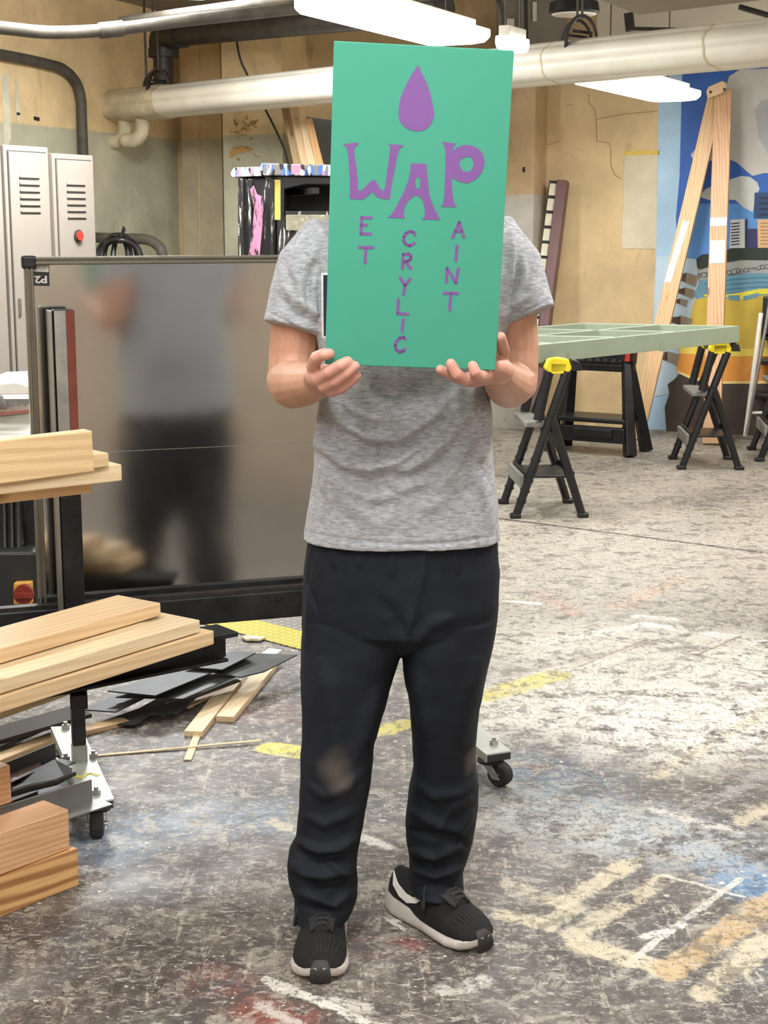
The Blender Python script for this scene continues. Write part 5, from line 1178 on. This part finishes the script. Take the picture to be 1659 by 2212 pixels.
def shirtmat():
    n = NT('heather_grey_cotton'); p = n.pos(); a = n.noise(n.mapping(p, scale=(60, 60, 260)), 1., 4, .7); b_ = n.noise(n.mapping(p, scale=(1, 1, 2)), 14, 5, .65)
    c = n.mix(n.step(a, .35, .65), srgb(136, 138, 143), srgb(190, 192, 197)); c = n.mix(n.math('MULTIPLY', n.step(b_, .45, .65), .35), c, srgb(140, 141, 144))
    # dark blue print with a white outline on the chest, its edge showing left of the sign
    s3 = n.sep(p); q0 = P(706, 640, 2.87); 
    dx = n.math('SUBTRACT', s3[0], q0.x+.124); dz = n.math('SUBTRACT', s3[2], q0.z-.02)
    rd = n.math('MAXIMUM', n.math('SUBTRACT', n.math('ABSOLUTE', dx), .13), n.math('SUBTRACT', n.math('ABSOLUTE', dz), .055)); fr = n.step(s3[1], 2.96, 2.955)
    c = n.mix(n.math('MULTIPLY', n.step(rd, .0065, .0055), fr), c, srgb(232, 232, 230)); c = n.mix(n.math('MULTIPLY', n.step(rd, .003, .002), fr), c, srgb(22, 30, 56))
    n.set(Base_Color=c, Roughness=.9, Sheen_Weight=.15); n.bump(n.noise(p, 420, 2), .12, .001); return n.mat
shirt = obj('t_shirt', sm, shirtmat(), person, label='heather grey T-shirt')

# ---- trousers
Tm = MB()
Tm.loft([T(1130, 680, 1060, .115, 3.0), T(1165, 664, 1076, .125, 3.0), T(1230, 656, 1079, .13, 3.0), T(1300, 651, 1078, .128, 3.0), T(1350, 649, 1072, .118, 3.0), T(1385, 680, 1040, .085, 3.0), T(1405, 760, 960, .035, 3.0)])
LL = [(1330, 652, 880, .110, 3.0), (1395, 649, 872, .112, 2.995), (1450, 650, 852, .108, 2.99), (1520, 652, 835, .10, 2.985), (1600, 652, 812, .093, 2.975), (1680, 649, 802, .088, 2.965), (1760, 644, 788, .082, 2.965), (1810, 640, 778, .082, 2.97), (1835, 626, 773, .084, 2.97), (1870, 621, 771, .084, 2.975), (1905, 626, 773, .080, 2.975), (1935, 637, 772, .078, 2.97), (1962, 635, 762, .078, 2.965), (1976, 634, 752, .078, 2.96)]
RL = [(1330, 866, 1075, .110, 3.0), (1395, 868, 1066, .112, 3.0), (1450, 871, 1053, .106, 3.0), (1520, 884, 1037, .10, 3.01), (1600, 892, 1027, .092, 3.02), (1660, 893, 1029, .088, 3.03), (1700, 884, 1035, .085, 3.04), (1760, 877, 1030, .08, 3.06), (1810, 877, 1022, .078, 3.07), (1850, 884, 1010, .076, 3.08), (1880, 883, 1000, .074, 3.08), (1905, 888, 1001, .072, 3.07), (1924, 890, 1003, .072, 3.06)]
for LG in (LL, RL):
    rg = [T(y, a, b_, d, Y, None, .88) for y, a, b_, d, Y in LG]; cc = sum(rg[-1], V((0, 0, 0)))/40; c2 = sum(rg[-2], V((0, 0, 0)))/40
    Tm.loft(rg+[[(p-cc)*.9+cc for p in rg[-1]], [(p-c2)*.88+c2+V((0, 0, -.01)) for p in rg[-2]]])
tm = remesh(Tm, 'trousers', .0034, 4, .5)
folds(tm, [
 ([(868, 1400), (888, 1340), (912, 1240), (915, 1180)], 12, .005), ([(880, 1380), (850, 1330), (820, 1290)], 14, -.004), ([(895, 1390), (930, 1350), (980, 1330)], 14, .005),
 ([(665, 1180), (672, 1280), (664, 1400)], 9, .004), ([(675, 1180), (668, 1260), (690, 1330)], 4, -.004), ([(720, 1170), (725, 1230)], 8, .003), ([(770, 1170), (780, 1230)], 8, .003), ([(850, 1180), (845, 1250)], 8, .003), ([(980, 1180), (990, 1240)], 8, .003),
 ([(690, 1420), (720, 1540), (730, 1640)], 24, .006), ([(820, 1480), (790, 1580), (760, 1650)], 18, .006), ([(1040, 1420), (1000, 1520), (985, 1620)], 22, .006), ([(900, 1450), (915, 1540), (930, 1600)], 16, .005),
 ([(660, 1690), (700, 1720), (750, 1700), (790, 1660)], 12, .005), ([(655, 1760), (700, 1780), (770, 1750)], 12, .006), ([(640, 1815), (690, 1835), (730, 1830), (772, 1800)], 10, .010), ([(640, 1838), (690, 1858), (740, 1850), (772, 1835)], 8, -.008),
 ([(622, 1860), (660, 1885), (700, 1890), (770, 1868)], 11, .010), ([(630, 1890), (680, 1915), (730, 1910), (772, 1890)], 8, -.009), ([(638, 1925), (680, 1935), (720, 1955), (765, 1915)], 10, .009), ([(640, 1950), (680, 1965), (745, 1968)], 6, -.004),
 ([(700, 1850), (740, 1880), (765, 1900)], 7, .005),
 ([(895, 1690), (940, 1720), (1000, 1710), (1030, 1680)], 12, .006), ([(885, 1750), (930, 1770), (990, 1790), (1025, 1750)], 12, .008), ([(880, 1790), (930, 1805), (990, 1812), (1015, 1830)], 8, -.007), ([(885, 1835), (940, 1850), (1000, 1820)], 9, .009), ([(890, 1860), (930, 1872), (998, 1850)], 7, -.008), ([(895, 1880), (940, 1892), (998, 1872)], 8, .008), ([(900, 1915), (950, 1912), (1000, 1920)], 4, -.003), ([(940, 1790), (980, 1740), (1020, 1720)], 8, .006),
 ], .0026, 10, 1.6)
def trousmat():
    n = NT('black_trouser_cloth'); p = n.pos(); f = n.noise(p, 9, 4); c = n.mix(n.step(f, .3, .7), srgb(21, 24, 31), srgb(30, 34, 42))
    for (x, y, Y, r) in ((728, 1672, 2.87, .045), (1018, 1640, 2.98, .035)):
        d = n.vmath('LENGTH', n.vmath('MULTIPLY', n.vmath('SUBTRACT', n.vmath('ADD', p, n.vmath('MULTIPLY', n.node('ShaderNodeTexNoise', {'Vector': p, 'Scale': 18.}).outputs['Color'], (.05, .05, .05))), tuple(P(x, y, Y)+V((.025, .025, .025)))), (1.1, .6, .8)), out=1)
        c = n.mix(n.math('MULTIPLY', n.step(d, r, r*.15), .45), c, srgb(120, 108, 96))
    n.set(Base_Color=c, Roughness=.75, Specular_IOR_Level=.25, Sheen_Weight=.0); n.bump(n.noise(p, 600, 2), .08, .0006); return n.mat
obj('trousers', tm, trousmat(), person, label='black trousers with dusty knees')

# ---- shoes
SOLE = plain('shoe_sole', srgb(202, 194, 186), .6, 0, .08, 30); UPPER = plain('shoe_mesh_black', (.007, .007, .007), .9, 0, .3, 60, .3, (1, 4, 1)); LACE = plain('lace_black', (.02, .02, .02), .8); SW = plain('swoosh_pale', srgb(222, 218, 210), .5); TOEB = plain('toe_guard', (.02, .019, .018), .6)
def shoe(toe, heel, side, tag_):
    toe, heel = V(toe), V(heel); d = (toe-heel); d.z = 0; L = d.length; d.normalize(); s = V((-d.y, d.x, 0)); M = lambda x, y, z: heel + d*(x*L) + s*y + V((0, 0, z))
    # half widths by station
    st = [(0, .022), (.04, .034), (.15, .040), (.35, .040), (.5, .043), (.65, .051), (.78, .054), (.88, .048), (.95, .036), (.99, .018), (1.0, .006)]
    root = MB(); rings = []
    hgt = {0: .050, .04: .048, .15: .044, .35: .039, .5: .033, .65: .028, .78: .026, .88: .027, .95: .029, .99: .031, 1.0: .032}
    for x, w_ in st:
        lift = 0 if x < .8 else .02*((x-.8)/.2)**2; hh = hgt[x]; cv = .004*(1 if side > 0 else -1)*math.sin(x*6)
        rings.append([M(x, y*w_+cv, z) for y, z in ((-.90, lift), (-1.08, lift+.006), (-1.10, lift+.016), (-1.04, hh*.8), (-.98, hh), (-.8, hh-.004), (.8, hh-.004), (.98, hh), (1.04, hh*.8), (1.10, lift+.016), (1.08, lift+.006), (.90, lift))])
    root.loft(rings); sroot_ = root.build('shoe', UPPER, None, smooth=True, angle=80)
    D.objects.remove(sroot_)
    U = MB(); ur = []
    up_ = [(.01, .022, .085), (.06, .033, .098), (.15, .037, .100), (.28, .038, .098), (.38, .041, .102), (.48, .045, .100), (.58, .050, .094), (.68, .0535, .086), (.78, .0545, .075), (.86, .050, .064), (.92, .042, .053), (.965, .028, .042), (.985, .013, .034)]
    for x, w_, h in up_:
        cv = .004*(1 if side > 0 else -1)*math.sin(x*6); b0_ = .026
        ur.append([M(x, cv+w_*1.0*math.cos(a)*(1 if math.sin(a) < .5 else 1.0-.28*(math.sin(a)-.5)), b0_+(h-b0_)*max(math.sin(a), -.2)**1 if math.sin(a) > 0 else b0_+.006*math.sin(a)) for a in np.linspace(0, 2*math.pi, 28, endpoint=False)])
    U.loft(ur); me = remesh(U, 'upper', .003, 3)
    sh = obj('shoe', me, UPPER, person, label=tag_)
    root.build('sole', SOLE, sh, smooth=True, angle=60)
    q = MB(); q.loft([[M(x, y*w_, z) for y, z in ((-1, .004), (-1, .010), (1, .010), (1, .004))] for x, w_ in ((.02, .035), (.3, .038), (.65, .05), (.8, .052))]); q.build('outsole', TOEB, sh)
    # rubber toe guard
    q = MB(); q.loft([[M(x, y*w_, z+zo) for y, z in ((-1, -.001), (-.8, .0012), (0, .002), (.8, .0012), (1, -.001), (.8, -.004), (0, -.005), (-.8, -.004))] for x, w_, zo in ((.955, .014, .0445), (.982, .018, .038), (.998, .020, .032), (1.006, .021, .022), (1.007, .021, .012), (.992, .021, .006))]); q.build('toe_guard', TOEB, sh, smooth=True, angle=70)
    # tongue and laces
    q = MB(); q.loft([[M(x, y*w_, z+h) for y, z in ((-1, -.004), (-.5, .003), (.5, .003), (1, -.004), (.5, -.007), (-.5, -.007))] for x, w_, h in ((.36, .028, .112), (.46, .029, .108), (.56, .029, .102), (.66, .027, .095), (.75, .022, .085))]); q.build('tongue', LACE, sh, smooth=True)
    for k in range(6):
        x = .50+k*.046; h = np.interp(x, [.36, .46, .56, .66, .78], [.116, .112, .106, .098, .086]); wv = .030-.0018*k
        for sg in (-1, 1):
            q = MB(); q.tube([M(x-.012, -sg*wv, h-.012), M(x, -sg*wv*.5, h+.001), M(x+.012, sg*wv*.4, h+.001+.001*sg), M(x+.02, sg*wv, h-.012)], .0030, 8, roundends=True); q.build('lace', LACE, sh, smooth=True)
    q = MB(); q.tube(catmull([M(.50, 0, .116), M(.50, -.03, .114), M(.54, -.050, .098), M(.57, -.058, .070), M(.54, -.054, .064), M(.51, -.048, .088), M(.50, -.02, .112)], 5), .0026, 8); q.build('lace_bow', LACE, sh, smooth=True)
    q = MB(); q.tube(catmull([M(.50, 0, .116), M(.53, .025, .114), M(.60, .038, .100), M(.55, .034, .108), M(.50, .01, .113)], 5), .0026, 8); q.build('lace_bow', LACE, sh, smooth=True)
    for k in range(9):
        yy = -.036+k*.009; q = MB(); q.tube([M(x, yy*(1-.25*max(0, x-.8)/.1), .026+(np.interp(x, [u_[0] for u_ in up_], [u_[2] for u_ in up_])-.026)*math.sin(math.acos(min(.96, abs(yy)/np.interp(x, [u_[0] for u_ in up_], [u_[1] for u_ in up_]))))-.0006) for x in (.80, .83, .86, .90)], .0012, 6); q.build('mesh_rib', LACE, sh, smooth=True)
    # swoosh on both sides
    for sg in (-1, 1):
        q = MB(); pr = [(.12, .060), (.20, .047), (.32, .040), (.44, .046), (.56, .060), (.66, .076), (.52, .064), (.40, .056), (.30, .056), (.24, .064), (.20, .078), (.22, .088)]
        pr = [(.06, .088), (.12, .066), (.22, .052), (.32, .048), (.42, .058), (.50, .078), (.44, .072), (.36, .064), (.28, .064), (.18, .072)]
        ins, outs = [], []
        for x, z in pr:
            w_ = np.interp(x, [u_[0] for u_ in up_], [u_[1] for u_ in up_]); H_ = np.interp(x, [u_[0] for u_ in up_], [u_[2] for u_ in up_])
            k = min(max((z-.026)/(H_-.026), 0), .97); a = math.asin(k); y = w_*math.cos(a)*(1 if k < .5 else 1-.28*(k-.5)) ; cv = .004*(1 if side > 0 else -1)*math.sin(x*6)
            ins.append(M(x, cv+sg*(y-.002), z)); outs.append(M(x, cv+sg*(y+.0022), z))
        n_ = len(pr); tri = tessellate_polygon([[V((x, z*4, 0)) for x, z in pr]]); q.add(ins+outs, [tuple(i+n_ for i in t_) for t_ in tri]+[tuple(reversed(t_)) for t_ in tri]+[(i, (i+1) % n_, n_+(i+1) % n_, n_+i) for i in range(n_)])
        q.build('swoosh', SW, sh, label='pale swoosh mark on the side')
    return sh
shoe(G(692, 2128, 0), G(692, 2128, 0)+V((.0, .295, 0)), 1, 'black running shoe with pale sole pointing at the camera')
hL = G(890, 1972, 0); tL = G(1048, 2058, 0); dl = (tL-hL).normalized(); shoe(tL, tL-dl*.295, -1, 'black running shoe turned out to the right')
